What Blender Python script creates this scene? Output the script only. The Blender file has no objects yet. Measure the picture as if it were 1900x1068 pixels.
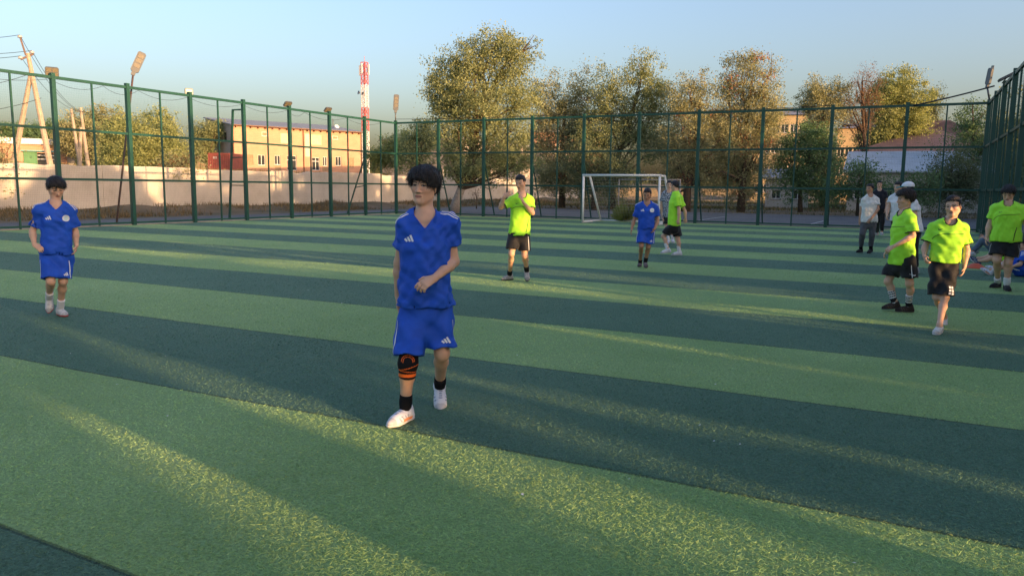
import bpy, bmesh, math, random
import numpy as np
from mathutils import Vector, Matrix
from mathutils.bvhtree import BVHTree

sc = bpy.context.scene
COL = sc.collection
PI = math.pi
R_ = math.radians

# ------------------------------------------------------------------ camera
IMG_W, IMG_H, FPX, CAM_H = 1900.0, 1068.0, 1417.4, 1.55      # photo size, focal length in photo pixels, eye height in metres
_v1 = np.array([1688.0 - 950, 356.0 - 534, FPX]); _v2 = np.array([-1825.0 - 950, 315.6 - 534, FPX])
_Y = _v1 / np.linalg.norm(_v1)                                # the long side fences run along world Y, the end fence along X
_X = -_v2 / np.linalg.norm(_v2); _X = _X - _Y * (_X @ _Y); _X /= np.linalg.norm(_X)
_Z = np.cross(_X, _Y)
RW = np.stack([_X, _Y, _Z])                                   # camera vector (right, down, forward) -> world
EYE = np.array([0.0, 0.0, CAM_H])
cam_data = bpy.data.cameras.new('camera'); cam = bpy.data.objects.new('camera', cam_data); COL.objects.link(cam)
cam_data.sensor_width = 36.0; cam_data.lens = 36.0 * FPX / IMG_W
cam_data.clip_start = 0.05; cam_data.clip_end = 4000.0
_r, _u, _b = RW @ [1, 0, 0], RW @ [0, -1, 0], RW @ [0, 0, -1]
cam.matrix_world = Matrix(((_r[0], _u[0], _b[0], EYE[0]), (_r[1], _u[1], _b[1], EYE[1]), (_r[2], _u[2], _b[2], EYE[2]), (0, 0, 0, 1)))
sc.camera = cam

def ray(u, v): return RW @ np.array([u - 950.0, v - 534.0, FPX])
def gnd(u, v, z=0.0):
    d = ray(u, v); return EYE + d * ((z - CAM_H) / d[2])
def atY(u, v, y):
    d = ray(u, v); return EYE + d * (y / d[1])
def atX(u, v, x):
    d = ray(u, v); return EYE + d * (x / d[0])
def atD(u, v, dist):                                          # a point at a horizontal distance from the eye
    d = ray(u, v); return EYE + d * (dist / math.hypot(d[0], d[1]))

# ------------------------------------------------------------------ light
SUN_EL = R_(6.0)
SUN_HEAD = R_(78.0)                                           # the light travels 78 degrees to the left of +Y
LDIR = np.array([-math.sin(SUN_HEAD), math.cos(SUN_HEAD), -math.tan(SUN_EL)]); LDIR /= np.linalg.norm(LDIR)
world = bpy.data.worlds.new('World'); sc.world = world; world.use_nodes = True
wn = world.node_tree; wn.nodes.clear()
_o = wn.nodes.new('ShaderNodeOutputWorld'); _bg = wn.nodes.new('ShaderNodeBackground'); _sky = wn.nodes.new('ShaderNodeTexSky')
_sky.sky_type = 'NISHITA'; _sky.sun_disc = False
_sky.sun_elevation = SUN_EL
_sd = -LDIR
_sky.sun_rotation = math.atan2(_sd[0], _sd[1])
_sky.air_density = 1.0; _sky.dust_density = 4.8; _sky.ozone_density = 2.0; _sky.altitude = 0
_bg.inputs['Strength'].default_value = 0.15
_tint = wn.nodes.new('ShaderNodeMix'); _tint.data_type = 'RGBA'; _tint.blend_type = 'MULTIPLY'; _tint.inputs[0].default_value = 1.0; _tint.inputs[7].default_value = (1.04, .945, 1.0, 1)   # dusty evening air: a touch less green all over
wn.links.new(_sky.outputs[0], _tint.inputs[6]); wn.links.new(_tint.outputs[2], _bg.inputs['Color']); wn.links.new(_bg.outputs[0], _o.inputs['Surface'])
sun_data = bpy.data.lights.new('sun', 'SUN'); sun = bpy.data.objects.new('sun', sun_data); COL.objects.link(sun)
sun_data.energy = 2.5; sun_data.angle = R_(0.55); sun_data.color = (1.0, 0.60, 0.29)
sun.rotation_euler = Vector(LDIR).to_track_quat('-Z', 'Y').to_euler()
sc.view_settings.view_transform = 'Standard'; sc.view_settings.look = 'None'; sc.view_settings.gamma = 1.0
sc.view_settings.use_curve_mapping = False
sc.view_settings.exposure = 2.0

# ------------------------------------------------------------------ helpers
def setp(o, label=None, category=None, group=None, kind=None):
    if label: o['label'] = label
    if category: o['category'] = category
    if group: o['group'] = group
    if kind: o['kind'] = kind
    return o

def empty(name, loc=(0, 0, 0), **k):
    o = bpy.data.objects.new(name, None); COL.objects.link(o); o.location = loc; o.empty_display_size = 0.2
    return setp(o, **k)

def link(name, me, mat=None, parent=None, loc=None):
    if mat is not None and not len(me.materials): me.materials.append(mat)
    o = bpy.data.objects.new(name, me); COL.objects.link(o)
    if parent is not None: o.parent = parent
    if loc is not None: o.location = loc
    return o

def mesh_np(name, verts, faces, smooth=False, cols=None):
    """verts (n,3), faces (m,3|4) arrays, cols (n,3) linear colours"""
    me = bpy.data.meshes.new(name)
    verts = np.asarray(verts, np.float32); faces = np.asarray(faces, np.int32)
    m, k = faces.shape
    me.vertices.add(len(verts)); me.vertices.foreach_set('co', verts.ravel())
    me.loops.add(m * k); me.loops.foreach_set('vertex_index', faces.ravel())
    me.polygons.add(m); me.polygons.foreach_set('loop_start', np.arange(0, m * k, k, dtype=np.int32))
    me.polygons.foreach_set('loop_total', np.full(m, k, np.int32))
    if smooth: me.polygons.foreach_set('use_smooth', np.ones(m, bool))
    if cols is not None:
        a = me.color_attributes.new('Col', 'FLOAT_COLOR', 'POINT')
        c4 = np.ones((len(verts), 4), np.float32); c4[:, :3] = cols
        a.data.foreach_set('color', c4.ravel())
    me.update(calc_edges=True); me.validate()
    return me

class MB:
    """collects boxes, bars, tubes and free polygons into one mesh"""
    def __init__(s): s.v = []; s.f = []
    def poly(s, pts, faces):
        n = len(s.v); s.v += [tuple(map(float, p)) for p in pts]; s.f += [tuple(i + n for i in f) for f in faces]; return s
    def box(s, x0, x1, y0, y1, z0, z1):
        return s.poly([(x0, y0, z0), (x1, y0, z0), (x1, y1, z0), (x0, y1, z0), (x0, y0, z1), (x1, y0, z1), (x1, y1, z1), (x0, y1, z1)],
                      [(0, 3, 2, 1), (4, 5, 6, 7), (0, 1, 5, 4), (1, 2, 6, 5), (2, 3, 7, 6), (3, 0, 4, 7)])
    def cbox(s, x0, x1, y0, y1, z0, z1, c=0.01):
        """box with chamfered vertical and top edges"""
        c = min(c, (x1 - x0) * .4, (y1 - y0) * .4, (z1 - z0) * .4)
        def ring(z, i): return [(x0 + i, y0 + c, z), (x0 + c, y0 + i, z), (x1 - c, y0 + i, z), (x1 - i, y0 + c, z), (x1 - i, y1 - c, z), (x1 - c, y1 - i, z), (x0 + c, y1 - i, z), (x0 + i, y1 - c, z)]
        rs = [ring(z0 + 0, c * .7), ring(z0 + c, 0), ring(z1 - c, 0), ring(z1, c * .7)]
        pts = [p for r in rs for p in r]; fs = [tuple(range(7, -1, -1)), tuple(range(24, 32))]
        for k in range(3):
            for i in range(8): fs.append((k * 8 + i, k * 8 + (i + 1) % 8, k * 8 + 8 + (i + 1) % 8, k * 8 + 8 + i))
        return s.poly(pts, fs)
    def bar(s, a, b, w, h=None, up=(0, 0, 1)):
        """rectangular bar from a to b"""
        h = h or w; a = Vector(a); b = Vector(b); d = (b - a).normalized(); up = Vector(up)
        if abs(d.dot(up)) > .98: up = Vector((0, 1, 0))
        x = d.cross(up).normalized(); y = x.cross(d)
        pts = [p + x * sx * w / 2 + y * sy * h / 2 for p in (a, b) for sx, sy in ((-1, -1), (1, -1), (1, 1), (-1, 1))]
        return s.poly(pts, [(3, 2, 1, 0), (4, 5, 6, 7), (0, 1, 5, 4), (1, 2, 6, 5), (2, 3, 7, 6), (3, 0, 4, 7)])
    def tube(s, pts, r, n=8, cap=True):
        """round tube through points, r a number or one per point"""
        pts = [Vector(p) for p in pts]; rs = r if hasattr(r, '__len__') else [r] * len(pts)
        base = len(s.v); prev = None
        for i, p in enumerate(pts):
            d = (pts[min(i + 1, len(pts) - 1)] - pts[max(i - 1, 0)]).normalized()
            if prev is None:
                up = Vector((0, 0, 1)) if abs(d.z) < .9 else Vector((1, 0, 0)); x = d.cross(up).normalized()
            else:
                x = prev - d * prev.dot(d); x.normalize()
            prev = x; y = d.cross(x)
            for k in range(n):
                a = 2 * PI * k / n; s.v.append(tuple(p + (x * math.cos(a) + y * math.sin(a)) * rs[i]))
        for i in range(len(pts) - 1):
            for k in range(n):
                s.f.append((base + i * n + k, base + i * n + (k + 1) % n, base + (i + 1) * n + (k + 1) % n, base + (i + 1) * n + k))
        if cap:
            s.f.append(tuple(base + k for k in range(n - 1, -1, -1))); e = base + (len(pts) - 1) * n
            s.f.append(tuple(e + k for k in range(n)))
        return s
    def build(s, name, mat=None, parent=None, smooth=False, loc=None, origin=None):
        me = bpy.data.meshes.new(name)
        v = s.v if origin is None else [(p[0] - origin[0], p[1] - origin[1], p[2] - origin[2]) for p in s.v]
        me.from_pydata(v, [], s.f); me.update()
        if smooth: me.polygons.foreach_set('use_smooth', np.ones(len(me.polygons), bool))
        return link(name, me, mat, parent, loc)

# ------------------------------------------------------------------ materials
def new_mat(name):
    m = bpy.data.materials.new(name); m.use_nodes = True; nt = m.node_tree
    b = nt.nodes['Principled BSDF']
    return m, nt, b

def nd(nt, typ, **k):
    n = nt.nodes.new(typ)
    for a, v in k.items():
        if a in n.inputs: n.inputs[a].default_value = v
        else: setattr(n, a, v)
    return n

def mixcol(nt, fac, a, b, mode='MIX'):
    n = nt.nodes.new('ShaderNodeMix'); n.data_type = 'RGBA'; n.blend_type = mode
    for s, v in ((0, fac), (6, a), (7, b)):
        if hasattr(v, 'is_output'): nt.links.new(v, n.inputs[s])
        else: n.inputs[s].default_value = v if s == 0 else (*v, 1.0) if len(v) == 3 else v
    return n.outputs[2]

def ramp(nt, src, p0, p1, c0=(0, 0, 0), c1=(1, 1, 1)):
    r = nt.nodes.new('ShaderNodeValToRGB'); r.color_ramp.elements[0].position = p0; r.color_ramp.elements[1].position = p1
    r.color_ramp.elements[0].color = (*c0, 1); r.color_ramp.elements[1].color = (*c1, 1)
    nt.links.new(src, r.inputs[0]); return r.outputs[0]

def surf(name, c, c2=None, rough=.8, scale=3.0, spec=.3, metal=0.0, bump=0.0, bscale=40.0, detail=5.0, world_space=True, lo=.35, hi=.65):
    """a plain surface: two tones mixed by noise, fine relief"""
    m, nt, b = new_mat(name)
    b.inputs['Roughness'].default_value = rough; b.inputs['Specular IOR Level'].default_value = spec; b.inputs['Metallic'].default_value = metal
    g = nt.nodes.new('ShaderNodeNewGeometry') if world_space else nt.nodes.new('ShaderNodeTexCoord')
    co = g.outputs['Position'] if world_space else g.outputs['Object']
    if c2 is None: b.inputs['Base Color'].default_value = (*c, 1)
    else:
        n = nd(nt, 'ShaderNodeTexNoise', Scale=scale, Detail=detail, Roughness=.62); nt.links.new(co, n.inputs['Vector'])
        nt.links.new(mixcol(nt, ramp(nt, n.outputs[0], lo, hi), c, c2), b.inputs['Base Color'])
    if bump:
        n2 = nd(nt, 'ShaderNodeTexNoise', Scale=bscale, Detail=4.0); nt.links.new(co, n2.inputs['Vector'])
        bp = nd(nt, 'ShaderNodeBump', Strength=min(1.0, bump), Distance=.02); nt.links.new(n2.outputs[0], bp.inputs['Height']); nt.links.new(bp.outputs[0], b.inputs['Normal'])
    return m

def attr_mat(name, rough=.7, spec=.3, sss=0.0, bump=0.0, bscale=200.0, sheen=0.0, tone=0.0, tscale=14.0):
    """colour from the mesh's own colour attribute (skin, socks, leaves)"""
    m, nt, b = new_mat(name)
    a = nt.nodes.new('ShaderNodeAttribute'); a.attribute_name = 'Col'
    col = a.outputs['Color']
    tc = nt.nodes.new('ShaderNodeTexCoord')
    if tone:
        n = nd(nt, 'ShaderNodeTexNoise', Scale=tscale, Detail=3.0); nt.links.new(tc.outputs['Object'], n.inputs['Vector'])
        r = ramp(nt, n.outputs[0], .3, .7, (1 - tone,) * 3, (1, 1, 1)); col = mixcol(nt, 1.0, col, r, 'MULTIPLY')
    nt.links.new(col, b.inputs['Base Color'])
    b.inputs['Roughness'].default_value = rough; b.inputs['Specular IOR Level'].default_value = spec
    if sss:
        b.inputs['Subsurface Weight'].default_value = sss; b.inputs['Subsurface Radius'].default_value = (.012, .005, .003); b.inputs['Subsurface Scale'].default_value = 1.0
    if sheen: b.inputs['Sheen Weight'].default_value = sheen
    if bump:
        n2 = nd(nt, 'ShaderNodeTexNoise', Scale=bscale, Detail=3.0); nt.links.new(tc.outputs['Object'], n2.inputs['Vector'])
        bp = nd(nt, 'ShaderNodeBump', Strength=bump, Distance=.004); nt.links.new(n2.outputs[0], bp.inputs['Height']); nt.links.new(bp.outputs[0], b.inputs['Normal'])
    return m

def leaf_mat(name):
    m, nt, b = new_mat(name)
    a = nt.nodes.new('ShaderNodeAttribute'); a.attribute_name = 'Col'
    b.inputs['Roughness'].default_value = .55; b.inputs['Specular IOR Level'].default_value = .25
    nt.links.new(a.outputs['Color'], b.inputs['Base Color'])
    t = nt.nodes.new('ShaderNodeBsdfTranslucent'); nt.links.new(mixcol(nt, 1.0, a.outputs['Color'], (1.25, 1.2, .7), 'MULTIPLY'), t.inputs['Color'])
    mx = nt.nodes.new('ShaderNodeMixShader'); mx.inputs[0].default_value = .38
    nt.links.new(b.outputs[0], mx.inputs[1]); nt.links.new(t.outputs[0], mx.inputs[2]); nt.links.new(mx.outputs[0], nt.nodes['Material Output'].inputs['Surface'])
    return m

def turf_mat(name, blades):
    """two metre wide strips of light and dark artificial grass running along X"""
    m, nt, b = new_mat(name)
    g = nt.nodes.new('ShaderNodeNewGeometry'); sp = nt.nodes.new('ShaderNodeSeparateXYZ'); nt.links.new(g.outputs['Position'], sp.inputs[0])
    wv = nd(nt, 'ShaderNodeTexNoise', Scale=.35, Detail=2.0); nt.links.new(g.outputs['Position'], wv.inputs['Vector'])
    def math_(op, a, bb):
        n = nt.nodes.new('ShaderNodeMath'); n.operation = op
        for i, v in enumerate((a, bb)):
            if hasattr(v, 'is_output'): nt.links.new(v, n.inputs[i])
            else: n.inputs[i].default_value = v
        return n.outputs[0]
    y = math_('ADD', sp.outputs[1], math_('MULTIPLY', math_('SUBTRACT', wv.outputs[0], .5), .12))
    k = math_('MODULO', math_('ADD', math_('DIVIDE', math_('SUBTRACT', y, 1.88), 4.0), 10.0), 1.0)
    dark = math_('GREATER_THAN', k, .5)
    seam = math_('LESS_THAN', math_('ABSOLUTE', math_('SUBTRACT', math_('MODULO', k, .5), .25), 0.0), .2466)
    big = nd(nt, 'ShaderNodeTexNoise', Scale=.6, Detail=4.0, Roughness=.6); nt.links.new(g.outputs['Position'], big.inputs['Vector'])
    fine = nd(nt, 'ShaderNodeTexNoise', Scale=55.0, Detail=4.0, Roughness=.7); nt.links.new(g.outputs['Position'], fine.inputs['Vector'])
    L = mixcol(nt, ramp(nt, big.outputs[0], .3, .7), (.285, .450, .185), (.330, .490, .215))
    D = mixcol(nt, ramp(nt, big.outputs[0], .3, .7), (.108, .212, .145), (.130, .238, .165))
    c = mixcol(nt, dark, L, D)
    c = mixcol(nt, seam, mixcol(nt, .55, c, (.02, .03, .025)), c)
    wear = nd(nt, 'ShaderNodeTexNoise', Scale=.22, Detail=6.0, Roughness=.68); nt.links.new(g.outputs['Position'], wear.inputs['Vector'])
    c = mixcol(nt, 1.0, c, ramp(nt, wear.outputs[0], .35, .7, (.86, .88, .84), (1.1, 1.06, 1.04)), 'MULTIPLY')
    if blades:
        a = nt.nodes.new('ShaderNodeAttribute'); a.attribute_name = 'Col'
        c = mixcol(nt, 1.0, c, a.outputs['Color'], 'MULTIPLY')
    else:
        c = mixcol(nt, 1.0, c, ramp(nt, fine.outputs[0], .28, .72, (.5, .5, .5), (1.28, 1.28, 1.2)), 'MULTIPLY')
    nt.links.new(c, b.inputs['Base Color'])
    b.inputs['Roughness'].default_value = .6; b.inputs['Specular IOR Level'].default_value = .10
    if blades:
        t = nt.nodes.new('ShaderNodeBsdfTranslucent'); nt.links.new(c, t.inputs['Color'])
        mx = nt.nodes.new('ShaderNodeMixShader'); mx.inputs[0].default_value = .22
        nt.links.new(b.outputs[0], mx.inputs[1]); nt.links.new(t.outputs[0], mx.inputs[2]); nt.links.new(mx.outputs[0], nt.nodes['Material Output'].inputs['Surface'])
    else:
        bp = nd(nt, 'ShaderNodeBump', Strength=.9, Distance=.03); nt.links.new(fine.outputs[0], bp.inputs['Height']); nt.links.new(bp.outputs[0], b.inputs['Normal'])
    return m

M = {}
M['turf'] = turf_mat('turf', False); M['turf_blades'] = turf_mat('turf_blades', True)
M['fence'] = surf('green_paint', (.008, .054, .040), (.011, .068, .050), rough=.42, scale=6, spec=.5)
M['wire'] = surf('green_wire', (.012, .075, .05), rough=.5, spec=.4)
M['lime'] = surf('wall_render', (.56, .50, .42), (.40, .345, .28), rough=.95, scale=.55, bump=.5, bscale=9, lo=.38, hi=.72)
M['kerb'] = surf('kerb_concrete', (.42, .37, .32), (.30, .26, .22), rough=.9, scale=2.5, bump=.4, bscale=30)
M['asphalt'] = surf('asphalt', (.10, .105, .115), (.15, .15, .15), rough=.9, scale=.5, bump=.4, bscale=60)
M['dirt'] = surf('dry_earth', (.19, .14, .09), (.10, .085, .05), rough=1.0, scale=.35, bump=1.0, bscale=3.0, lo=.35, hi=.62)
M['whitepaint'] = surf('white_paint', (.78, .78, .76), (.66, .66, .64), rough=.45, scale=5, spec=.4)
M['roadpaint'] = surf('road_paint', (.6, .6, .58), (.4, .4, .39), rough=.8, scale=9)
M['net'] = surf('net_cord', (.42, .43, .41), rough=.9)
M['bark'] = surf('bark', (.13, .085, .055), (.065, .045, .032), rough=.95, scale=9, bump=1.0, bscale=22)
M['limewash'] = surf('limewash', (.36, .32, .28), (.22, .19, .16), rough=.95, scale=9, bump=.6, bscale=22)
M['leaf'] = leaf_mat('leaves')
M['drygrass'] = attr_mat('dry_grass', rough=.9, spec=.1)
M['concrete'] = surf('pole_concrete', (.40, .33, .26), (.30, .25, .20), rough=.9, scale=3, bump=.3, bscale=25)
M['steel'] = surf('dark_steel', (.07, .055, .055), (.11, .06, .05), rough=.6, scale=8, spec=.4)
M['lampgrey'] = surf('lamp_housing', (.085, .09, .095), rough=.45, spec=.5)
M['cable'] = surf('cable', (.02, .02, .022), rough=.6)
M['led'] = surf('led_panel', (.17, .145, .095), (.13, .11, .07), rough=.3, scale=30, spec=.6)
M['ledgrey'] = surf('reflector_glass', (.45, .5, .5), rough=.15, spec=.7)
M['block'] = None
M['glass'] = surf('window_glass', (.03, .035, .04), rough=.08, spec=.8)
M['frame'] = surf('window_frame', (.72, .72, .70), (.6, .6, .58), rough=.5)
M['roofgrey'] = surf('roof_sheet', (.27, .27, .29), (.21, .21, .225), rough=.6, scale=1.5)
M['roofblue'] = surf('roof_pale_blue', (.40, .46, .52), (.32, .38, .43), rough=.5, scale=1.0)
M['roofmaroon'] = surf('roof_maroon', (.15, .105, .115), (.11, .08, .09), rough=.6, scale=1.0)
M['plasterY'] = surf('yellow_plaster', (.55, .42, .24), (.45, .34, .19), rough=.9, scale=.8)
M['plasterW'] = surf('white_plaster', (.58, .54, .46), (.46, .42, .36), rough=.9, scale=.6)
M['plasterG'] = surf('grey_plaster', (.42, .36, .31), (.34, .28, .24), rough=.95, scale=.8, bump=.3)
M['shutter'] = surf('cream_shutter', (.66, .56, .34), (.58, .48, .28), rough=.7, scale=2)
M['brown'] = surf('brown_pipe', (.15, .07, .04), rough=.7)
M['boarded'] = surf('boarded_window', (.34, .24, .15), (.26, .18, .11), rough=.9, scale=3)
M['red'] = surf('container_red', (.27, .075, .06), (.20, .06, .05), rough=.6, scale=2)
M['redm'] = surf('tower_red', (.52, .14, .14), rough=.6)  # red lightened to stand in for haze over the distance
M['whitem'] = surf('tower_white', (.70, .68, .66), rough=.6)
M['greenbox'] = surf('kiosk_green', (.12, .28, .13), (.09, .22, .1), rough=.7, scale=1)
M['tealroof'] = surf('teal_roof', (.16, .34, .33), rough=.7)
M['insul'] = surf('insulator', (.35, .36, .36), rough=.3, spec=.6)
M['cone'] = surf('orange_plastic', (.62, .10, .035), rough=.5, spec=.4)

def block_mat():
    m, nt, b = new_mat('orange_block'); g = nt.nodes.new('ShaderNodeTexCoord')
    n = nd(nt, 'ShaderNodeTexNoise', Scale=.8, Detail=6.0, Roughness=.65); nt.links.new(g.outputs['Object'], n.inputs['Vector'])
    c = mixcol(nt, ramp(nt, n.outputs[0], .35, .68), (.54, .300, .195), (.43, .235, .15))
    w = nd(nt, 'ShaderNodeTexWave', Scale=2.4, Distortion=.6); w.wave_type = 'BANDS'; w.bands_direction = 'Z'; nt.links.new(g.outputs['Object'], w.inputs['Vector'])
    nt.links.new(mixcol(nt, .16, c, mixcol(nt, w.outputs[0], (.36, .20, .13), (.66, .42, .29))), b.inputs['Base Color']); b.inputs['Roughness'].default_value = .95
    return m
M['block'] = block_mat()
# ------------------------------------------------------------------ the ground
rng = np.random.default_rng(7)
def wobble(x, y, seed, f=1.0):
    r = np.random.default_rng(seed); o = np.zeros(np.broadcast(x, y).shape)
    for i in range(6):
        a = r.uniform(0, 6.28); k = f * 1.7 ** i * .5
        o = o + np.sin((x * math.cos(a) + y * math.sin(a)) * k + r.uniform(0, 6.28)) / 1.5 ** i
    return o / 2.2
def smooth(a, b, x):
    t = np.clip((x - a) / (b - a), 0, 1); return t * t * (3 - 2 * t)
def terrain(x, y):
    x = np.asarray(x, float); y = np.asarray(y, float)
    z = -0.05 + 0 * x
    z = z + smooth(-37.05, -38.2, x) * 1.75 + smooth(-38, -85, x) * 1.55 + smooth(-85, -260, x) * 2.0      # the land behind the wall lies higher
    bank = np.exp(-((x + 36.0) / 1.9) ** 2) * (x > -37.4)
    z = z + bank * (.33 + .16 * wobble(x, y, 3, 1.5))                                                        # earth heaped against the wall
    f = smooth(53, 58, y) * (x > -36.9)
    z = z + f * (.06 * wobble(x, y, 5, .5) + .02)
    return z
xs = np.unique(np.concatenate([[-2500, -1200, -600, -400], np.arange(-300, -60, 12), np.arange(-60, -39, 3), np.arange(-39, -28, .42), np.arange(-28, 30, 1.6), np.arange(30, 140, 10), [200, 400, 800, 1600, 2500]]))
ys = np.unique(np.concatenate([[-600, -200, -60], np.arange(-30, 8, 4), np.arange(8, 60, .8), np.arange(60, 120, 2.0), np.arange(120, 320, 12), [400, 600, 1000, 1800, 3000]]))
gx, gy = np.meshgrid(xs, ys, indexing='ij'); gz = terrain(gx, gy)
V = np.stack([gx, gy, gz], -1).reshape(-1, 3); ny = len(ys)
i, j = np.meshgrid(np.arange(len(xs) - 1), np.arange(ny - 1), indexing='ij'); q = (i * ny + j).ravel()
ground = link('ground', mesh_np('ground', V, np.stack([q, q + ny, q + ny + 1, q + 1], 1), smooth=True), M['dirt'])
setp(ground, kind='structure')

FX0, FX1, FY1 = -25.6, 2.5, 35.4                              # the three fence lines round the pitch
pitch = MB().poly([(FX0, -6, 0), (FX1, -6, 0), (FX1, FY1, 0), (FX0, FY1, 0)], [(0, 1, 2, 3)]).build('pitch', M['turf']); setp(pitch, kind='structure')
kerb = MB().box(FX0 - .42, FX0 - .02, -6, FY1 + .5, -.2, .03).box(FX0 - .02, FX1 + .5, FY1 + .03, FY1 + .55, -.2, .032).box(FX1 + .03, FX1 + .45, -6, FY1 + .03, -.2, .03).build('kerb', M['kerb']); setp(kerb, kind='structure')
pave = MB().box(FX0 - .42, 9.5, FY1 + .552, 38.6, -.2, .0).build('pavement', surf('sandy_paving', (.36, .29, .23), (.27, .22, .18), rough=.95, scale=1.2, bump=.3)); setp(pave, kind='structure')
road = MB().box(-24.0, 30, 38.6, 53.5, -.2, -.018).box(-30.6, FX0 - .425, -6, 38.6, -.2, -.018).box(-30.6, -24.002, 38.602, 53.5, -.2, -.022).build('road', M['asphalt']); setp(road, kind='structure')
def road_line(a, b, w=.09):
    a = gnd(*a, z=-.018); b = gnd(*b, z=-.018); d = (b - a) / np.linalg.norm(b - a); n = np.array([-d[1], d[0], 0]) * w / 2; u = np.array([0, 0, .006])
    ln = MB().poly([a - n + u, b - n + u, b + n + u, a + n + u], [(0, 1, 2, 3)]).build('road_line', M['roadpaint'])
    setp(ln, kind='structure')
road_line((1297, 408.6), (1345, 402)); road_line((1494, 418.2), (1528, 410)); road_line((1110, 401), (1290, 399.5)); road_line((1150, 393), (1420, 396))

# turf fibres near the camera: single bent blades, fewer and wider with distance
def fibres():
    n = 620000
    d = 1.7 * (40.0 / 1.7) ** (rng.random(n) ** 1.4); th = rng.uniform(-.74, .74, n)
    fw = RW @ np.array([0, 0, 1]); az = math.atan2(fw[0], fw[1]) + th
    x = d * np.sin(az); y = d * np.cos(az)
    ok = (x > FX0 + .1) & (x < FX1 - .05) & (y < FY1 - .15); x, y, d = x[ok], y[ok], d[ok]; n = len(x)
    w = .00068 * (d / 2.2) ** 1.0 * rng.uniform(.7, 1.4, n); h = rng.uniform(.005, .012, n)
    clump = wobble(x * 9, y * 9, 11); lean = rng.uniform(0, 2 * PI, n) + clump * .8; amt = rng.uniform(.6, 3.0, n)
    a2 = rng.uniform(0, 2 * PI, n)
    bx, by = np.cos(a2) * w, np.sin(a2) * w; lx, ly = np.cos(lean) * h * amt, np.sin(lean) * h * amt
    P = np.zeros((n, 3, 3), np.float32)
    P[:, 0] = np.stack([x - bx * 1.25, y - by * 1.25, 0 * x], 1); P[:, 1] = np.stack([x + bx * 1.25, y + by * 1.25, .25 * h], 1); P[:, 2] = np.stack([x + lx, y + ly, h], 1)
    f = np.arange(n * 3).reshape(-1, 3)
    b = rng.uniform(.9, 1.45, n) * (1 + .16 * wobble(x * 3, y * 3, 4)); yel = rng.random(n) < .08
    c = np.stack([b * np.where(yel, 1.35, 1), b * np.where(yel, 1.15, 1), b * np.where(yel, .9, 1)], 1)
    o = link('turf_fibres', mesh_np('turf_fibres', P.reshape(-1, 3), f, cols=np.repeat(c, 3, 0)), M['turf_blades'])
    setp(o, label='short artificial grass fibres of the striped pitch', category='artificial grass', kind='stuff')
fibres()
def scraps():
    rg = np.random.default_rng(8); n = 30; d = 2.6 * (26 / 2.6) ** rg.random(n); az = -.47 + rg.uniform(-.6, .6, n); P = []; F = []
    for i in range(n):
        x, y = d[i] * math.sin(az[i]), d[i] * math.cos(az[i]); a = rg.uniform(0, 6.28); L = rg.uniform(.004, .011); W = L * rg.uniform(.3, .8); k = len(P)
        for sx, sy in ((-1, -1), (1, -.6), (.7, 1), (-.9, .7)): P.append((x + math.cos(a) * sx * L - math.sin(a) * sy * W, y + math.sin(a) * sx * L + math.cos(a) * sy * W, .019 + rg.uniform(0, .008)))
        F.append((k, k + 1, k + 2, k + 3))
    o = link('litter', mesh_np('litter', np.array(P), np.array(F)), M['whitepaint']); setp(o, label='tiny white scraps scattered over the turf', category='litter', kind='stuff')
scraps()

def grass_patch(name, label, pts, h, col_a, col_b, w=.03):
    """loose dry grass: one object nobody could count"""
    n = len(pts); hh = h * rng.uniform(.4, 1.3, n); a = rng.uniform(0, 2 * PI, n); l = rng.uniform(0, 2 * PI, n); am = rng.uniform(.1, .9, n)
    bx, by = np.cos(a) * w * rng.uniform(.5, 1.2, n), np.sin(a) * w
    P = np.zeros((n, 3, 3), np.float32)
    P[:, 0] = pts + np.stack([-bx, -by, 0 * bx - .02], 1); P[:, 1] = pts + np.stack([bx, by, 0 * bx - .02], 1)
    P[:, 2] = pts + np.stack([np.cos(l) * hh * am, np.sin(l) * hh * am, hh], 1)
    t = rng.random(n)[:, None]; c = np.array(col_a) * (1 - t) + np.array(col_b) * t
    o = link(name, mesh_np(name, P.reshape(-1, 3), np.arange(n * 3).reshape(-1, 3), cols=np.repeat(c * rng.uniform(.7, 1.2, (n, 1)), 3, 0)), M['drygrass'])
    setp(o, label=label, category='grass', kind='stuff'); return o
def scatter(n, x0, x1, y0, y1, seed, thr=0.0, f=.6):
    x = rng.uniform(x0, x1, n); y = rng.uniform(y0, y1, n); k = wobble(x, y, seed, f) + rng.normal(0, .25, n) > thr; x, y = x[k], y[k]
    return np.stack([x, y, terrain(x, y)], 1)
grass_patch('dry_grass', 'patchy dry straw grass on the field beyond the road', scatter(60000, -36, 26, 53.8, 105, 21, -.05), .22, (.22, .17, .085), (.12, .115, .05), .035)
grass_patch('green_grass', 'low green weeds on the field under the trees', scatter(26000, -34, 24, 60, 100, 33, .3), .20, (.07, .10, .035), (.12, .13, .05), .04)
grass_patch('bank_grass', 'dry weeds on the earth bank along the pale wall', scatter(26000, -36.9, -32.0, 10, 75, 9, .15, 1.0), .22, (.22, .15, .075), (.10, .085, .045), .022)
grass_patch('upper_grass', 'yellow weeds on the raised land behind the pale wall', np.concatenate([scatter(16000, -70, -37.8, 5, 95, 14, -.1), scatter(26000, -120, -70, 30, 120, 15, -.2)]), .45, (.30, .24, .11), (.17, .16, .06), .05)

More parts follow.
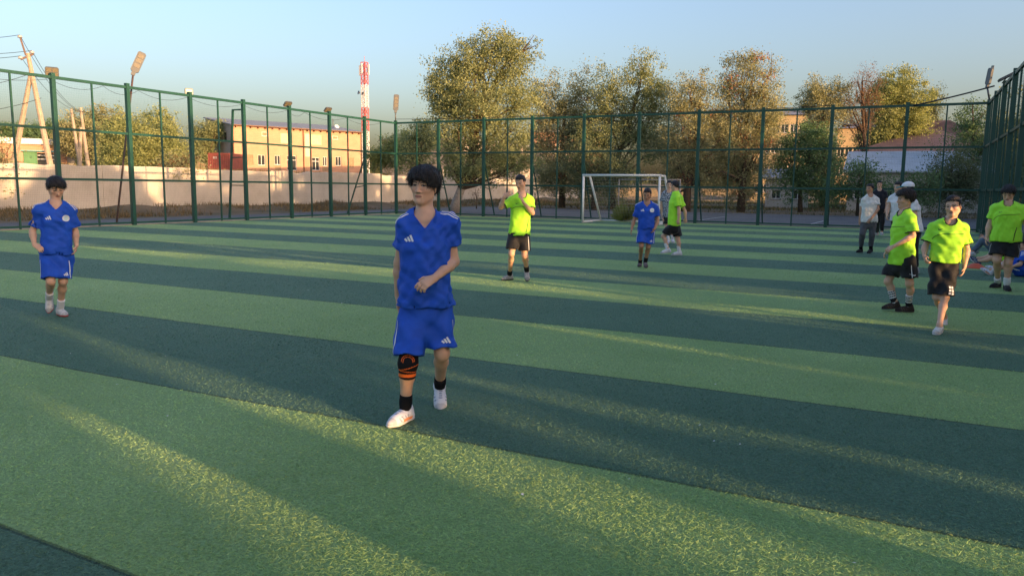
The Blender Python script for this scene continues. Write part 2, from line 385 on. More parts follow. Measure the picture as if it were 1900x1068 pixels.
# ------------------------------------------------------------------ wall along the left
wall = empty('perimeter_wall', (-37.12, 45, 0), label='long pale rendered wall behind the left fence', category='wall')
yw = 2.0; kx = 0
while yw < 96:
    L = 5.9; top = 2.42 + .05 * math.sin(kx * 2.1) + .03 * math.cos(kx * 5.3); off = .012 * math.sin(kx * 3.7)
    n = 10; pts = []; fs = []
    for s_ in range(n + 1):
        y_ = yw + L * s_ / n; t_ = top + .035 * math.sin(s_ * 1.9 + kx * 2.7) * (.4 + .6 * ((kx * 7) % 3 == 0)) - (.10 if (kx % 4 == 2 and 3 < s_ < 6) else 0)
        for (xx, zz) in ((-36.99 + off, -.3), (-36.99 + off, t_ - .05), (-37.02 + off, t_), (-37.22 + off, t_ - .01), (-37.25 + off, -.3)): pts.append((xx + 37.12, y_ - 45, zz))
    for s_ in range(n):
        for k in range(4): a = s_ * 5 + k; fs.append((a, a + 1, a + 6, a + 5))
    fs += [(4, 3, 2, 1, 0), tuple(n * 5 + k for k in range(5))]
    MB().poly(pts, fs).build('wall_panel', M['lime'], wall)
    yw += L + .012; kx += 1

# ------------------------------------------------------------------ the fence round the pitch
ZT, Z1, Z2, ZB = 5.0, 1.65, 3.33, .09
def fence(name, label, a, b, posts, mids, out, braces, origin):
    """a, b ends (x, y); posts and mids: distances along the fence; out: unit vector away from the pitch"""
    a = np.array(a, float); b = np.array(b, float); Lf = np.linalg.norm(b - a); e = (b - a) / Lf; root = empty(name, (origin[0], origin[1], 0), label=label, category='fence')
    O = np.array([origin[0], origin[1], 0])
    P = lambda t, o, z: np.array([*(a + e * t + np.array(out) * o), z]) - O
    for t in posts:
        w = .068; mb = MB(); c = [P(t - w, -w, 0), P(t + w, -w, 0), P(t + w, w, 0), P(t - w, w, 0)]
        zt = ZT + .14
        mb.poly([*c, *[p + [0, 0, zt] for p in c]], [(0, 3, 2, 1), (4, 5, 6, 7), (0, 1, 5, 4), (1, 2, 6, 5), (2, 3, 7, 6), (3, 0, 4, 7)])
        mb.build('post', M['fence'], root)
    for t in mids:
        mb = MB().bar(P(t, 0, .02), P(t, 0, ZT - .03), .055, .05, up=(*out, 0)); mb.build('slim_post', M['fence'], root)
    for z, w in ((ZT, .095), (Z2, .08), (Z1, .08), (ZB, .07)):
        ts = list(posts)
        for t0, t1 in zip(ts[:-1], ts[1:]):
            MB().bar(P(t0 + .069, 0, z), P(t1 - .069, 0, z), w * .8, w).build('rail', M['fence'], root)
    # welded wire mesh
    mb = MB(); r = .0011
    for z in np.arange(.15, ZT, .075): mb.tube([P(posts[0], .036, z), P(posts[-1], .036, z)], r, 3, False)
    for t in np.arange(posts[0], posts[-1], .06): mb.tube([P(t, .038, .1), P(t, .038, ZT)], r, 3, False)
    o = mb.build('wire_mesh', M['wire'], root); o['kind'] = 'stuff'
    for t, kind in braces:
        mb = MB()
        if kind == 'tall':
            mb.bar(P(t, .62, 4.72), P(t, 1.05, 0), .075, .075).bar(P(t, .07, 4.72), P(t, .66, 4.72), .06, .06).bar(P(t, .07, 2.7), P(t, .80, 2.7), .045, .045).bar(P(t, .07, 1.5), P(t, .92, 1.5), .045, .045)
        else:
            mb.bar(P(t, .07, 2.9), P(t, 1.25, 0), .055, .055).bar(P(t, .07, 1.55), P(t, .62, 1.45), .04, .04)
        mb.build('brace', M['fence'], root)
    return root
nb = 10; spb = (FX1 - FX0) / nb
tb = [spb * k for k in range(nb + 1)]
fence('pitch_fence', 'tall green mesh fence across the far end behind the goal', (FX0, FY1), (FX1, FY1), tb, [t + spb / 2 for t in tb[:-1]], (0, 1), [(t, 'short') for t in tb[1:-1]], (FX0, FY1))
tl = [2.75 * k for k in range(0, 13)]
tl2 = [.0001] + tl[1:]
fence('pitch_fence', 'tall green mesh fence with lamps in front of the pale wall', (FX0, FY1), (FX0, FY1 - 40), [t for t in tl if t > 0], [t + 1.375 for t in tl[:-1]], (-1, 0), [(11.0, 'tall'), (2.75, 'short')], (FX0, FY1 - 12))
# the two corner bays reach the shared corner post
for o in [o for o in bpy.data.objects if o.get('category') == 'fence' and 'lamps' in o['label']]:
    O = np.array(o.location)
    for z, w in ((ZT, .095), (Z2, .08), (Z1, .08), (ZB, .07)):
        MB().bar(np.array([FX0, FY1 - .069, z]) - O, np.array([FX0, FY1 - 2.681, z]) - O, w * .8, w).build('rail', M['fence'], o)
fence('pitch_fence', 'tall green mesh fence seen almost edge on beside the players in yellow', (FX1, FY1), (FX1, FY1 - 40), [2.81 * k for k in range(1, 14)], [2.81 * k - 1.405 for k in range(1, 14)], (1, 0), [], (FX1, FY1 - 12))
for o in [o for o in bpy.data.objects if o.get('category') == 'fence' and 'edge on' in o['label']]:
    O = np.array(o.location)
    for z, w in ((ZT, .095), (Z2, .08), (Z1, .08), (ZB, .07)):
        MB().bar(np.array([FX1, FY1 - .069, z]) - O, np.array([FX1, FY1 - 2.741, z]) - O, w * .8, w).build('rail', M['fence'], o)

# floodlights on the fence
def floodlight(label, pos, yaw, tilt, cells, size=(.46, .34), led='led', group='floodlights on the fence'):
    root = empty('floodlight', pos, label=label, category='floodlight', group=group); root.rotation_euler = (0, 0, yaw)
    w, h = size; ct, st = math.cos(tilt), math.sin(tilt)
    def T(x, y, z): return (x, y * ct - z * st + .12, y * st + z * ct + .16)
    def prism(x0, x1, z0, z1, y0, y1, c):
        ring = [(x0 + c, z0), (x1 - c, z0), (x1, z0 + c), (x1, z1 - c), (x1 - c, z1), (x0 + c, z1), (x0, z1 - c), (x0, z0 + c)]
        pts = [T(x, y0, z) for x, z in ring] + [T(x, y1, z) for x, z in ring]
        return MB().poly(pts, [tuple(range(7, -1, -1)), tuple(range(8, 16))] + [(k, (k + 1) % 8, 8 + (k + 1) % 8, 8 + k) for k in range(8)])
    prism(-w / 2, w / 2, -h / 2, h / 2, -.03, .03, .04).build('housing', M['lampgrey'], root)
    nx, nz = cells; mx = .035; cw = (w - 2 * mx - .03 * (nx - 1)) / nx; ch = (h - 2 * mx - .025 * (nz - 1)) / nz
    for a in range(nx):
        for c in range(nz):
            x0 = -w / 2 + mx + a * (cw + .03); z0 = -h / 2 + mx + c * (ch + .025)
            prism(x0, x0 + cw, z0, z0 + ch, -.036, -.0305, .008).build('lens', M[led], root)
    MB().bar((0, 0, -.04), (0, .1, .1), .05, .03).bar((-w / 2 - .01, .12, .16), (w / 2 + .01, .12, .16), .02, .02).build('bracket', M['lampgrey'], root)
zl = ZT + .12
FACE = -PI / 2 + R_(-28)
def fl_yaw(u_deg): return R_(u_deg)
# lens side is local -Y: yaw 90 deg turns it to +X (towards the pitch)
floodlight('floodlight with four glowing yellow cells on the fence post by the boy in blue', (FX0 + .02, FY1 - 7 * 2.75, zl - .1), R_(62), R_(18), (2, 2), (.40, .33))
floodlight('small square floodlight with a pale grey lens on the fence', (FX0 + .02, FY1 - 5 * 2.75, zl - .14), R_(66), R_(4), (1, 1), (.32, .30), led='ledgrey')
floodlight('floodlight tilted down over the orange building, nearer one of its pair', (FX0 + .02, FY1 - 3 * 2.75, zl - .06), R_(80), R_(48), (2, 2), (.38, .30))
floodlight('floodlight tilted down over the orange building, farther one of its pair', (FX0 + .02, FY1 - 2 * 2.75, zl - .06), R_(80), R_(48), (2, 2), (.38, .30))
floodlight('dark floodlight seen from behind, highest on the right edge', (FX1 - .1, FY1 - 5 * 2.81, zl + .12), R_(-100), R_(-30), (2, 2), (.5, .42), led='ledgrey')
floodlight('dark floodlight seen from the side, lower on the right fence', (FX1 - .1, FY1 - 2 * 2.81, zl - .02), R_(-90), R_(-62), (2, 2), (.52, .5), led='ledgrey')

def solar_lamp(label, base, foot, top, yaw, tilt, Lh=.86, roll=0.0):
    """flat lamp head on a pole: foot and top are world points"""
    root = empty('street_lamp', tuple(foot), label=label, category='street lamp'); O = np.array(foot)
    MB().tube([np.array(foot) - O, np.array(top) - O], .035, 10).build('pole', base, root, smooth=True)
    Rm = Matrix.Rotation(yaw, 3, 'Z') @ Matrix.Rotation(roll, 3, 'Y') @ Matrix.Rotation(tilt, 3, 'X'); t = Vector(np.array(top) - O)
    def slab(x0, x1, z0, z1, y0, y1, c):
        ring = [(x0 + c, z0), (x1 - c, z0), (x1, z0 + c), (x1, z1 - c), (x1 - c, z1), (x0 + c, z1), (x0, z1 - c), (x0, z0 + c)]
        pts = [t + Rm @ Vector((x, y, z)) for y in (y0, y1) for x, z in ring]
        return MB().poly(pts, [tuple(range(7, -1, -1)), tuple(range(8, 16))] + [(k, (k + 1) % 8, 8 + (k + 1) % 8, 8 + k) for k in range(8)])
    slab(-.145, .145, .08, .08 + Lh, -.04, .04, .05).build('lamp_head', M['lampgrey'], root)
    slab(-.07, .07, -.06, .10, -.035, .035, .02).build('socket', M['lampgrey'], root)
    for k in range(3): slab(-.095, .095, .26 + k * .19, .26 + k * .19 + .155, -.052, -.0405, .02).build('lens', M['led'], root)
f0 = gnd(196, 416); t0_ = atX(240, 155, -26.0); t1_ = t0_ + (atX(247, 137, -26.0) - t0_) * 1.0
tip = atX(247, 137, -25.95)
solar_lamp('lamp with three yellow cells on a thin leaning pole behind the left fence', M['steel'], (-26.15, f0[1], 0), tip, R_(52), R_(-6), .80, R_(24))
solar_lamp('dark lamp head standing on the corner post of the fence', M['lampgrey'], (FX0, FY1, ZT + .14), (FX0, FY1, ZT + .62), R_(40), R_(-4), .86, R_(4))
tp = atX(1822, 182, FX1 - .02)
solar_lamp('dark lamp head on the corner of the right fence, seen end on', M['lampgrey'], (FX1, FY1, ZT + .1), (FX1 - .12, FY1, ZT + .62), R_(115), R_(4), .62, R_(-6))
# sagging cables along the fence tops
def cable(label, pts, sag, r=.012):
    out = []
    for a, b in zip(pts[:-1], pts[1:]):
        a = np.array(a, float); b = np.array(b, float)
        for k in range(9):
            t = k / 9; p = a * (1 - t) + b * t; p[2] -= sag * 4 * t * (1 - t); out.append(p)
    out.append(np.array(pts[-1], float)); O = out[0]
    o = MB().tube([p - O for p in out], r, 5).build('cable', M['cable'], None, smooth=True, loc=tuple(O)); setp(o, label=label, category='cable'); return o
cx_ = FX0 - .06
cable('thin black cable sagging under the top rail of the left fence', [(cx_, y, ZT - .06) for y in (12.2, 16.1, 18.0, 19.4, 21.6, 24.4, 27.1, 28.2, 31.2, 34.2)], .22, .007)
cable('thick dark cable slanting from the far fence to the right fence', [tuple(atY(1690, 197, FY1 + .1)), (FX1 - .1, FY1 - 2.9, ZT + .30)], .03, .03)
cable('thin cable running just above the rail of the far fence', [(FX0, FY1 + .05, ZT + .22), (-14.4, FY1 + .05, ZT + .13), (-3.1, FY1 + .05, ZT + .12)], .05, .012)

# ------------------------------------------------------------------ goals
M['goalgrey'] = surf('worn_white_paint', (.36, .34, .31), (.26, .24, .22), rough=.7, scale=4)
def goal(label, x0, x1, y, z1, depth, topdepth, r, net=True, frame=True):
    root = empty('football_goal', ((x0 + x1) / 2, y, 0), label=label, category='goal'); O = np.array([(x0 + x1) / 2, y, 0])
    def tb(name, *pts): return MB().tube([np.array(p) - O for p in pts], r, 10).build(name, M['whitepaint'] if frame else M['goalgrey'], root, smooth=True)
    tb('goalpost', (x0, y, 0), (x0, y, z1 - r)); tb('goalpost', (x1, y, 0), (x1, y, z1 - r)); tb('crossbar', (x0 - r, y, z1), (x1 + r, y, z1))
    for x in (x0, x1) if frame else ():
        tb('top_bar', (x, y, z1 - .02), (x, y + topdepth, z1 - .02)); tb('rear_post', (x, y + topdepth, z1 - .02), (x, y + depth, .04)); tb('ground_bar', (x, y, .04), (x, y + depth, .04))
    if frame: tb('rear_bar', (x0, y + depth, .04), (x1, y + depth, .04))
    if net:
        mb = MB(); q = .0024; n = int((x1 - x0) / .14)
        for k in range(n + 1):
            x = x0 + (x1 - x0) * k / n; mb.tube([np.array(p) - O for p in ((x, y, z1), (x, y + topdepth, z1 - .05), (x, y + depth * .97, .03))], q, 3, False)
        for k in range(16):
            t = k / 15; yy = y + topdepth + (depth - topdepth) * t; zz = (z1 - .05) * (1 - t) + .03 * t
            mb.tube([np.array(p) - O for p in ((x0, y, max(zz, .03)), (x0, yy, zz), (x1, yy, zz), (x1, y, max(zz, .03)))], q, 3, False)
        o = mb.build('net', M['net'], root); o['kind'] = 'stuff'
gl = gnd(1081, 413); gy = gl[1]
goal('white goal frame with a net by the far fence', gl[0], atY(1224, 340, gy)[0], gy, atY(1083, 325, gy)[2], 2.3, .75, .05)
g2 = gnd(1147, 397); goal('second white goal on the asphalt outside the fence', g2[0], atY(1262, 340, g2[1])[0], g2[1], 2.1, 1.6, .9, .034, False, False)
# ------------------------------------------------------------------ buildings
class Facade:
    """a building with local x along its front, y into its depth; front points picked on the photo"""
    def __init__(s, name, p0, ang, label, category='building'):
        s.p0 = np.array([p0[0], p0[1], 0.0]); s.e = np.array([math.sin(ang), math.cos(ang), 0]); s.n = np.array([-s.e[1], s.e[0], 0])   # n: into the depth
        s.root = empty(name, tuple(p0), label=label, category=category); s.z0 = p0[2]; s.root.rotation_euler = (0, 0, math.atan2(s.e[1], s.e[0]))
    def px(s, u, v):
        d = ray(u, v); t = ((s.p0 - EYE) @ s.n) / (d @ s.n); p = EYE + d * t
        return float((p - s.p0) @ s.e), float(p[2] - s.z0)
    def wall_with_holes(s, name, x0, x1, z0, z1, holes, mat, th=.3):
        """front wall slab with real openings: cells of a grid cut by the opening edges"""
        X = sorted({x0, x1, *[h[0] for h in holes], *[h[1] for h in holes]}); Z = sorted({z0, z1, *[h[2] for h in holes], *[h[3] for h in holes]})
        X = [x for x in X if x0 <= x <= x1]; Z = [z for z in Z if z0 <= z <= z1]; mb = MB(); solid = {}
        for i in range(len(X) - 1):
            for j in range(len(Z) - 1):
                cx, cz = (X[i] + X[i + 1]) / 2, (Z[j] + Z[j + 1]) / 2
                solid[i, j] = not any(h[0] < cx < h[1] and h[2] < cz < h[3] for h in holes)
        for (i, j), ok in solid.items():
            if not ok: continue
            a, b, c, d = X[i], X[i + 1], Z[j], Z[j + 1]
            mb.poly([(a, 0, c), (b, 0, c), (b, 0, d), (a, 0, d)], [(0, 1, 2, 3)])
            for di, dj, q in ((-1, 0, [(a, 0, c), (a, 0, d), (a, th, d), (a, th, c)]), (1, 0, [(b, 0, d), (b, 0, c), (b, th, c), (b, th, d)]), (0, -1, [(b, 0, c), (a, 0, c), (a, th, c), (b, th, c)]), (0, 1, [(a, 0, d), (b, 0, d), (b, th, d), (a, th, d)])):
                if not solid.get((i + di, j + dj), False): mb.poly(q, [(0, 1, 2, 3)])
        return mb.build(name, mat, s.root)
    def window(s, x0, x1, z0, z1, bars=1, transom=False, y=.12, mat=None, name='window', sill=True):
        fr = MB(); f = .07
        for a, b, c, d in ((x0, x0 + f, z0, z1), (x1 - f, x1, z0, z1), (x0 + f, x1 - f, z0, z0 + f), (x0 + f, x1 - f, z1 - f, z1)): fr.box(a, b, y, y + .06, c, d)
        for k in range(bars):
            x = x0 + (x1 - x0) * (k + 1) / (bars + 1); fr.box(x - f / 2, x + f / 2, y + .003, y + .057, z0 + f, z1 - f)
        if transom: z = z0 + (z1 - z0) * .7; fr.box(x0 + f, x1 - f, y + .005, y + .055, z - f / 2, z + f / 2)
        w = fr.build(name, M['frame'], s.root)
        MB().box(x0 + .02, x1 - .02, y + .028, y + .034, z0 + .02, z1 - .02).build('pane', mat or M['glass'], w)
        if sill: MB().box(x0 - .06, x1 + .06, -.07, .1, z0 - .07, z0 - .002).build('sill', M['kerb'], w)
        return w
    def panel(s, name, x0, x1, z0, z1, mat, y0=.08, y1=.14): return MB().box(x0, x1, y0, y1, z0, z1).build(name, mat, s.root)

# the orange block building on the raised land
c6 = lambda x, y: (380 + x / 5.9375, 210 + y / 5.9375)
P0 = atD(433.0, 320.0, 112.0); B = Facade('block_building', (P0[0], P0[1], P0[2] - .1), R_(23.8), 'two storey orange block building with grey shed roof and cream shutters')
xr = B.px(671.5, 280)[0]; zt = B.px(433, 232.5)[1]
def rect(a, b, c, d):
    x0, z1 = B.px(*c6(a, b)); x1, z0 = B.px(*c6(c, d)); return (x0, x1, z0, z1)
WIN = [rect(583, 458, 670, 575), rect(768, 462, 836, 570), rect(1300, 480, 1350, 585), rect(1440, 475, 1505, 580)]
DOOR = [rect(905, 465, 1015, 632), rect(1180, 485, 1268, 632)]
SHUT = [rect(835, 220, 965, 335), rect(1170, 235, 1290, 350)]
BOARD = [rect(455, 455, 535, 570), rect(1570, 490, 1640, 600)]
VENT = [rect(628, 205, 690, 255), rect(1405, 250, 1470, 292)]
PAN = [rect(775, 578, 840, 634), rect(1295, 592, 1355, 640)]
B.wall_with_holes('wall', 0, xr, -1.2, zt, WIN + DOOR + SHUT + BOARD + VENT + PAN, M['block'])
DB = 11.0; rise = 1.5
MB().poly([(0, .31, -1.2), (0, DB, -1.2), (0, DB, zt + rise), (0, .31, zt + .02), (.3, .31, -1.2), (.3, DB, -1.2), (.3, DB, zt + rise), (.3, .31, zt + .02)], [(0, 3, 2, 1), (4, 5, 6, 7), (0, 1, 5, 4), (1, 2, 6, 5), (2, 3, 7, 6), (3, 0, 4, 7)]).build('side_wall', M['plasterG'], B.root)
MB().box(xr - .3, xr, .31, DB, -1.2, zt).build('side_wall', M['block'], B.root)
MB().box(.3, xr - .3, DB - .3, DB, -1.2, zt + rise).box(.31, xr - .31, 3, 3.1, -1.2, zt).build('back_wall', M['plasterG'], B.root)
rf = MB().poly([(-.25, -.45, zt - .02), (xr + .3, -.45, zt - .02), (xr + .3, DB + .2, zt + rise + .1), (-.25, DB + .2, zt + rise + .1), (-.25, -.45, zt + .12), (xr + .3, -.45, zt + .12), (xr + .3, DB + .2, zt + rise + .24), (-.25, DB + .2, zt + rise + .24)],
               [(0, 3, 2, 1), (4, 5, 6, 7), (0, 1, 5, 4), (1, 2, 6, 5), (2, 3, 7, 6), (3, 0, 4, 7)]).build('roof', M['roofgrey'], B.root)
for k in range(19):
    x = .5 + (xr - 1) * k / 18; MB().box(x - .06, x + .06, -.40, -.003, zt - .24, zt - .06).build('rafter_end', M['brown'], B.root)
MB().box(0, xr, -.5, -.452, zt - .04, zt + .1).build('gutter', M['brown'], B.root)
for x in (.12, rect(1082, 180, 1083, 200)[0], xr - .12): MB().tube([(x, -.08, -.8), (x, -.08, zt - .05)], .075, 8).build('downpipe', M['brown'], B.root)
for r in WIN: B.window(*r, bars=1)
for r in DOOR:
    w = B.window(*r, bars=1, transom=True, name='door', sill=False)
for r in SHUT:
    w = B.panel('shutter', *r, M['shutter'], .05, .12)
    for k in range(1, 4): x = r[0] + (r[1] - r[0]) * k / 4; MB().box(x - .02, x + .02, .03, .0495, r[2], r[3]).build('batten', M['shutter'], w)
for r in BOARD + PAN: B.panel('board', *r, M['boarded'], .06, .12)
for r in VENT: B.window(*r, bars=0, y=.06, mat=M['boarded'])
MB().box(rect(1100, 190, 1150, 200)[0], rect(1100, 190, 1150, 200)[1], -.03, -.004, 2.6, zt - .6).build('pilaster', M['plasterW'], B.root)
MB().tube([(xr * .86, 4, zt + .8), (xr * .86, 4, zt + 2.1)], .05, 6).build('antenna_mast', M['steel'], rf)
MB().tube([(xr * .88, 3.6, zt + .9), (xr * .88, 3.45, zt + 1.0)], [.05, .34], 12).build('dish', M['whitem'], rf)
MB().box(.0, -.02, 2.2, 3.2, zt - 2.0, zt - .8).build('window', M['glass'], B.root)

# red container with boards leaning on it
C0 = atD(388, 322, 98); C = Facade('shipping_container', C0, R_(64), 'small red shipping container left of the orange building', 'container')
mb = MB(); n = 22; Lc = 2.45; Hc = 2.35
for k in range(n):
    x0 = Lc * k / n; x1 = Lc * (k + 1) / n; y = 0 if k % 2 else .035
    mb.poly([(x0, y, .05), (x1, y, .05), (x1, y, Hc), (x0, y, Hc)], [(0, 1, 2, 3)])
    if k: mb.poly([(x0, 0, .05), (x0, .035, .05), (x0, .035, Hc), (x0, 0, Hc)], [(0, 1, 2, 3)])
mb.build('front', M['red'], C.root)
MB().box(-.08, Lc + .08, .04, 4.2, 0, Hc + .06).box(-.06, .0, -.03, .035, 0, Hc).box(Lc, Lc + .06, -.03, .035, 0, Hc).box(0, Lc, -.03, .036, Hc - .08, Hc + .05).build('body', M['red'], C.root)
for k, x in enumerate((.55, .72, .89)):
    m_ = MB().box(x, x + .035, -.012, -.004, 1.75, 1.98)
    for z in (1.75, 1.85, 1.95): m_.box(x + .036, x + .12, -.012, -.004, z, z + .03)
    m_.build('lettering', M['whitem'], C.root)
tp_ = C0 + np.array([.5, -1.6, 0]); tim = empty('timber_pallet', tuple(tp_), label='leaning wooden pallet boards in front of the red container', category='pallet'); tim.rotation_euler = (0, 0, R_(26))
for k in range(6): MB().box(-1.1 + k * .3, -.88 + k * .3, -.3 - .06 * (k % 2), -.25 - .06 * (k % 2), -.1, 1.35 - .1 * (k % 3)).build('board', M['boarded'], tim)
MB().box(-1.15, .75, -.24, -.2, .3, .42).box(-1.15, .75, -.24, -.2, .9, 1.02).build('crosspiece', M['boarded'], tim)

# grey building behind the big tree
G = Facade('plaster_building', (-43.0, 71.0, 1.6), 0.0, 'grey plastered building behind the big tree, its side in sun', 'building')
gw = [(5.0, 6.6, 1.9, 3.5), (9.5, 11.1, 1.9, 3.5), (14, 15.6, 1.9, 3.5), (19, 20.6, 1.9, 3.5), (24, 25.6, 1.9, 3.5)]
G.wall_with_holes('wall', 0, 34, -1.5, 4.9, gw, M['plasterG'])
for r in gw: G.window(*r, bars=1)
def end_wall():
    # the end face, local x = -n side: built as its own slab with two openings
    hol = [(1.0, 2.0, .2, 2.0), (3.4, 4.4, .9, 2.6)]
    X = [0, 1.0, 2.0, 3.4, 4.4, 10.0]; Z = [-1.5, .2, .9, 2.0, 2.6, 4.9]; mb = MB()
    for i in range(5):
        for j in range(5):
            cx, cz = (X[i] + X[i + 1]) / 2, (Z[j] + Z[j + 1]) / 2
            if any(h[0] < cx < h[1] and h[2] < cz < h[3] for h in hol): continue
            mb.box(-.28, 0, max(X[i], .31) if i == 0 else X[i], X[i + 1], Z[j], Z[j + 1])
    mb.build('end_wall', M['plasterG'], G.root)
    for a, b, c, d in hol:
        fr = MB()
        for p, q, r, s_ in ((a, a + .1, c, d), (b - .1, b, c, d), (a + .1, b - .1, c, c + .1), (a + .1, b - .1, d - .1, d), ((a + b) / 2 - .04, (a + b) / 2 + .04, c + .1, d - .1)): fr.box(-.2, -.14, p, q, r, s_)
        w = fr.build('window', M['frame'], G.root); MB().box(-.175, -.168, a + .02, b - .02, c + .02, d - .02).build('pane', M['glass'], w)
end_wall()
MB().box(.0, 33.7, 9.7, 10.0, -1.5, 4.9).box(33.7, 34, .31, 9.7, -1.5, 4.9).build('back_wall', M['plasterG'], G.root)
MB().box(-.4, 34.4, -.35, 10.4, 4.903, 5.15).build('roof', M['roofgrey'], G.root)
for x in (12.5, 17.2): MB().box(x, x + .9, -.25, -.003, -1.5, 4.4).build('buttress', M['plasterG'], G.root)

def simple_house(name, label, u0, u1, vb, vt, dist, wall, roof, nwin, depth=8.0, roofh=1.6, style='hip', zb=None, overhang=.4, rows=1, wsize=(1.2, 1.4), wz=1.0, storey=3.0):
    """house seen square on: left and right picture edges, base and eave heights"""
    a = atD(u0, vb, dist); b = atD(u1, vb, dist); zt_ = atD((u0 + u1) / 2, vt, dist)[2]; z0 = a[2] if zb is None else zb
    d = b - a; L = math.hypot(d[0], d[1]); h = zt_ - z0
    s = Facade(name, (a[0], a[1], z0), math.atan2(d[0], d[1]), label)
    hol = []
    for r in range(rows):
        for k in range(nwin):
            x = L * (k + .5) / nwin - wsize[0] / 2; z = wz + r * storey
            if z + wsize[1] < h - .15: hol.append((x, x + wsize[0], z, z + wsize[1]))
    s.wall_with_holes('wall', 0, L, -1.0, h, hol, wall)
    for q in hol: s.window(*q, bars=1)
    MB().box(0, .3, .31, depth, -1, h).box(L - .3, L, .31, depth, -1, h).box(.3, L - .3, depth - .3, depth, -1, h).build('side_wall', wall, s.root)
    o = overhang
    if style == 'hip': MB().poly([(-o, -o, h + .01), (L + o, -o, h + .01), (L + o, depth + o, h + .01), (-o, depth + o, h + .01), (depth * .45, depth / 2, h + roofh), (L - depth * .45, depth / 2, h + roofh)], [(0, 3, 2, 1), (0, 1, 5, 4), (2, 3, 4, 5), (1, 2, 5), (3, 0, 4)]).build('roof', roof, s.root)
    elif style == 'flat': MB().box(-o, L + o, -o, depth + o, h + .003, h + roofh).build('roof', roof, s.root)
    else: MB().poly([(-o, -o, h - .1), (L + o, -o, h - .1), (L + o, depth + o, h + roofh), (-o, depth + o, h + roofh), (-o, -o, h + .02), (L + o, -o, h + .02), (L + o, depth + o, h + roofh + .12), (-o, depth + o, h + roofh + .12)], [(0, 3, 2, 1), (4, 5, 6, 7), (0, 1, 5, 4), (1, 2, 6, 5), (2, 3, 7, 6), (3, 0, 4, 7)]).build('roof', roof, s.root)
    return s
simple_house('apartment_block', 'tall yellow plaster block far behind the trees with a grey roof', 1392, 1492, 345, 214, 125, M['plasterY'], M['roofgrey'], 6, 12, 1.6, 'hip', 0, rows=4, wsize=(1.1, 1.3), wz=1.2)
simple_house('apartment_block', 'yellow plaster block glimpsed between the brown tree and bushes', 1548, 1622, 345, 238, 140, M['plasterY'], M['roofgrey'], 5, 12, 1.2, 'hip', 0, rows=3, wsize=(1.1, 1.3), wz=1.2)
simple_house('brick_block', 'pinkish block showing through the leaves behind the neon player', 985, 1110, 345, 246, 125, M['block'], M['roofgrey'], 6, 12, .5, 'flat', 0, rows=3, wsize=(1.2, 1.4), wz=1.2)
simple_house('hip_roof_house', 'low cream house with a broad maroon hip roof', 1590, 1850, 350, 283, 78, M['plasterW'], M['roofmaroon'], 5, 16, 3.4, 'hip', 0, overhang=.8)
simple_house('low_shed', 'low white shed with a pale blue sheet roof', 1572, 1722, 356, 318, 66, M['plasterW'], M['roofblue'], 3, 6, 1.7, 'shed', 0, wsize=(.9, .8), wz=.9)
simple_house('low_shed', 'pale wall and shed half hidden behind the young conifer', 1722, 1830, 356, 318, 68, M['plasterW'], M['roofblue'], 2, 6, 1.7, 'shed', 0, wsize=(.9, .8), wz=.9)
simple_house('low_shed', 'whitewashed shed under the dark green bushes', 1420, 1500, 362, 330, 72, M['plasterW'], M['roofgrey'], 2, 5, .8, 'shed', 0, wsize=(.8, .8), wz=.8)
simple_house('long_house', 'long low brick house with a white fascia on the left', -60, 124, 290, 267, 100, M['block'], M['whitem'], 5, 8, .62, 'flat', None, wsize=(1.0, .9), wz=.5)
simple_house('small_house', 'small cream hut between the concrete poles', 108, 138, 296, 278, 104, M['plasterW'], M['shutter'], 1, 5, .75, 'flat', None, wsize=(.6, .6), wz=.3)
# green kiosk with an open shelter
K0 = atD(44, 306, 72); K = Facade('green_kiosk', K0, math.atan2(*(atD(90, 306, 72) - K0)[:2]), 'green kiosk with a teal roofed open shelter beside it', 'kiosk')
MB().cbox(0, .95, 0, 1.4, -.3, 1.05, .03).build('cabin', M['greenbox'], K.root)
MB().box(-.15, 2.4, -.2, 1.7, 1.06, 1.16).build('roof', M['tealroof'], K.root)
MB().box(2.3, 2.36, .0, .06, -.3, 1.059).box(2.3, 2.36, 1.4, 1.46, -.3, 1.059).build('shelter_post', M['steel'], K.root)
for z in (.45, .75): MB().box(.96, 2.29, 0, .05, z, z + .06).build('rail', M['frame'], K.root)
MB().box(.96, 2.3, 1.2, 1.25, -.3, 1.0).build('back_panel', M['lampgrey'], K.root)

# lattice mast
tc = atD(679, 330, 210.0); mast = empty('lattice_tower', (tc[0], tc[1], 0), label='slim red and white lattice radio mast in the distance', category='tower')
w2 = .64; ztop = atD(678, 116, 210)[2]; secs = [(atD(678, v0, 210)[2], atD(678, v1, 210)[2], c) for v0, v1, c in ((330, 244, 'whitem'), (244, 200, 'redm'), (200, 158, 'whitem'), (158, 116, 'redm'))]
for z0, z1, c in secs:
    mb = MB(); n = max(2, int((z1 - z0) / 1.7))
    for sx in (-1, 1):
        for sy in (-1, 1): mb.bar((sx * w2, sy * w2, z0), (sx * w2, sy * w2, z1), .17, .17)
    for k in range(n):
        a = z0 + (z1 - z0) * k / n; b = z0 + (z1 - z0) * (k + 1) / n
        for (x0, y0, x1, y1) in ((-1, -1, 1, -1), (1, -1, 1, 1), (1, 1, -1, 1), (-1, 1, -1, -1)):
            mb.bar((x0 * w2, y0 * w2, a), (x1 * w2, y1 * w2, b), .10, .10).bar((x1 * w2, y1 * w2, a), (x0 * w2, y0 * w2, b), .10, .10).bar((x0 * w2, y0 * w2, b), (x1 * w2, y1 * w2, b), .10, .10)
    mb.build('lattice_section', M[c], mast)
